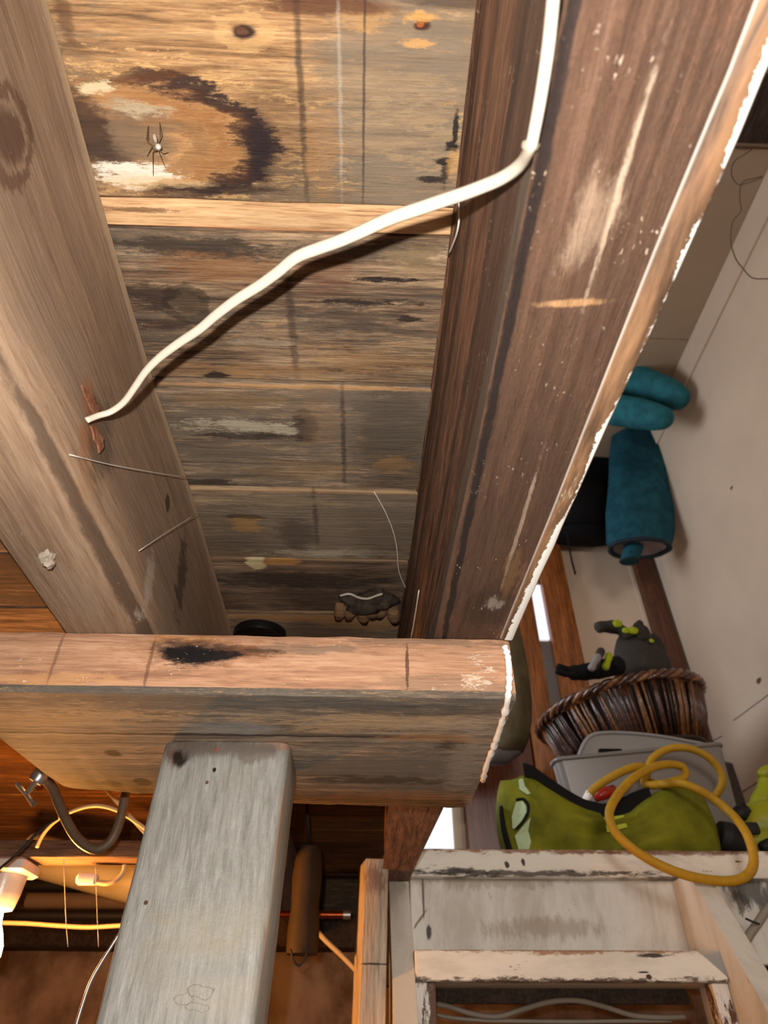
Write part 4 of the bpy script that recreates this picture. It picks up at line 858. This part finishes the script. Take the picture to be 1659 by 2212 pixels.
bp = [bagpt(u, v, True)+Vector((0, -.004, 0)) for u, v in [(.115+.0255*i, 1.0) for i in range(25)]]
def strip(top, dz, th, back=.006):
    up_ = [.030-.012*i/14 if i < 14 else .018+.010*sin(pi*(i-14)/10) for i in range(len(top))]
    r = [[p+Vector((0, .004, up_[i])), p+Vector((0, -th+.002, up_[i]-.002)), p+Vector((0, -th, -dz[i])), p+Vector((0, .002, -dz[i]))] for i, p in enumerate(top)]
    return loft(r)
obj('rim_band', strip(bp, [.006+.012*max(0, sin(pi*(i-10)/14)) for i in range(25)], .005), M['black'], BG, smooth=True, auto=40)
obj('side_band', tube([bagpt(0.012, v/8, True)+Vector((-.004, -.006, 0)) for v in range(0, 6)], [.013, .012, .012, .011, .010, .008], 8, .6), M['black'], BG, smooth=True)
tp = [at(*p, y=YF) for p in ((1305, 1766), (1350, 1758), (1356, 1786), (1313, 1797))]
def onbag(px, py, off=.003):
    q = at(px, py, y=YF); u = (q.x-xl)/(xr_-xl); v = (q.z-ZL)/max(.02, rimz(q.x)-ZL); b = bagpt(min(max(u, 0), 1), min(max(v, 0), 1), True)
    return Vector((b.x, b.y-off, b.z))
def patch(pxs, m, name, th=.003, lab=None):
    pts = [onbag(*p, .007) for p in pxs]
    return obj(name, prism(pts, (0, th, 0)), M[m], BG)
tag(patch([(1305, 1766), (1350, 1758), (1356, 1786), (1313, 1797)], 'limetag', 'label_patch'), 'pale blank lime patch')
tag(patch([(1124, 1728), (1136, 1726), (1143, 1738), (1144, 1752), (1137, 1768), (1126, 1782), (1119, 1784), (1118, 1758)], 'reflect', 'reflective_patch'), 'pale green reflective patch')
tag(patch([(1142, 1776), (1152, 1764), (1148, 1790), (1152, 1815), (1146, 1832), (1126, 1832), (1122, 1800)], 'reflect', 'reflective_patch'), 'pale green reflective patch, lower')
tag(patch([(1126, 1676), (1134, 1674), (1140, 1692), (1152, 1710), (1146, 1712), (1130, 1698)], 'reflect', 'reflective_stripe'), 'pale reflective stripe')
obj('piping', tube(smoothpath([onbag(*p, .006) for p in ((1124, 1722), (1138, 1722), (1147, 1736), (1147, 1754), (1139, 1770), (1126, 1785))], 3), .0034, 6), M['black'], BG, smooth=True)
RD = obj('red_grip', tube(path([(1285, 1722), (1305, 1714), (1328, 1705)], 1.74), [.012, .015, .012], 10), M['red'], smooth=True)
tag(RD, 'red tool grip sticking out of the green bag', 'tool')
# yellow cord
cord = [((1272, 1716), 1.70), ((1290, 1698), 1.69), ((1325, 1676), 1.68), ((1360, 1660), 1.68), ((1386, 1656), 1.69), ((1398, 1668), 1.71), ((1392, 1692), 1.69), ((1420, 1696), 1.66), ((1455, 1688), 1.66), ((1478, 1678), 1.67), ((1476, 1658), 1.68), ((1450, 1651), 1.67),
        ((1415, 1656), 1.64), ((1375, 1676), 1.60), ((1345, 1704), 1.575), ((1322, 1738), 1.525), ((1316, 1765), 1.515), ((1330, 1798), 1.510), ((1365, 1832), 1.505), ((1420, 1866), 1.500), ((1480, 1890), 1.495), ((1540, 1902), 1.495), ((1590, 1902), 1.495), ((1620, 1884), 1.500), ((1628, 1850), 1.505), ((1612, 1800), 1.515),
        ((1580, 1758), 1.575), ((1540, 1725), 1.59), ((1500, 1702), 1.59), ((1465, 1692), 1.61), ((1425, 1694), 1.66), ((1400, 1686), 1.75), ((1398, 1664), 1.77), ((1412, 1636), 1.77), ((1445, 1618), 1.76), ((1485, 1616), 1.75), ((1525, 1632), 1.75), ((1552, 1660), 1.76), ((1560, 1690), 1.77), ((1545, 1720), 1.79)]
CD = empty('yellow_cord', (at(1470, 1893, y=1.5).x, 1.6, ZL), 'yellow cord looped over the green bag and hanging below the landing edge', 'cord')
pp = smoothpath([at(*p, y=y) for p, y in cord], 5)
obj('cord', tube(pp, .0098, 9), M['yellow'], CD, smooth=True)
q = path([(1274, 1713), (1264, 1730)], 1.70); obj('end_tip', tube([q[0], q[1]], [.0104, .009], 9), M['porcelain'], CD, smooth=True, auto=40)
# lime power tool at the right edge
PT = empty('power_tool', at(1640, 1838, y=1.70), 'lime green and black cordless power tool at the right edge', 'tool')
PT.location.z = ZL+CZ; ORG[PT.name] = Vector(PT.location)
yp = 1.70
def cap(pts, rs, y, m, name, n=14, flat=1.):
    return obj(name, tube(smoothpath(path(pts, y), 4), [rs[min(int(i/4), len(rs)-2)]+(rs[min(int(i/4), len(rs)-2)+1]-rs[min(int(i/4), len(rs)-2)])*((i % 4)/4) for i in range((len(pts)-1)*4+1)], n, flat), M[m], PT, smooth=True)
cap([(1598, 1765), (1612, 1772), (1650, 1782), (1700, 1786)], [.02, .042, .060, .055], yp+.02, 'limehi', 'housing')
cap([(1632, 1752), (1645, 1735), (1655, 1715), (1660, 1690)], [.02, .028, .026, .024], yp+.03, 'limehi', 'grip')
cap([(1642, 1676), (1655, 1668), (1690, 1660)], [.010, .016, .018], yp+.03, 'limehi', 'battery_catch')
cap([(1588, 1763), (1600, 1758), (1612, 1752)], [.016, .020, .016], yp-.0, 'blackrub', 'nose_cap')
cap([(1550, 1805), (1568, 1812), (1585, 1818), (1600, 1822)], [.035, .040, .038, .036], yp+.0, 'blackrub', 'rubber_base')
cap([(1600, 1818), (1640, 1822), (1700, 1824)], [.028, .034, .034], yp+.0, 'limehi', 'foot')
cap([(1645, 1832), (1665, 1826), (1700, 1818)], [.012, .016, .016], yp-.04, 'blackrub', 'battery')
a = at(1613, 1798, y=yp-.062); b = at(1643, 1772, y=yp-.062)
g = bar('x', a.x, b.x, yp-.050, yp-.036, a.z, b.z, .004, 2); obj('label_window', g, M['blackrub'], PT, smooth=True, auto=40)
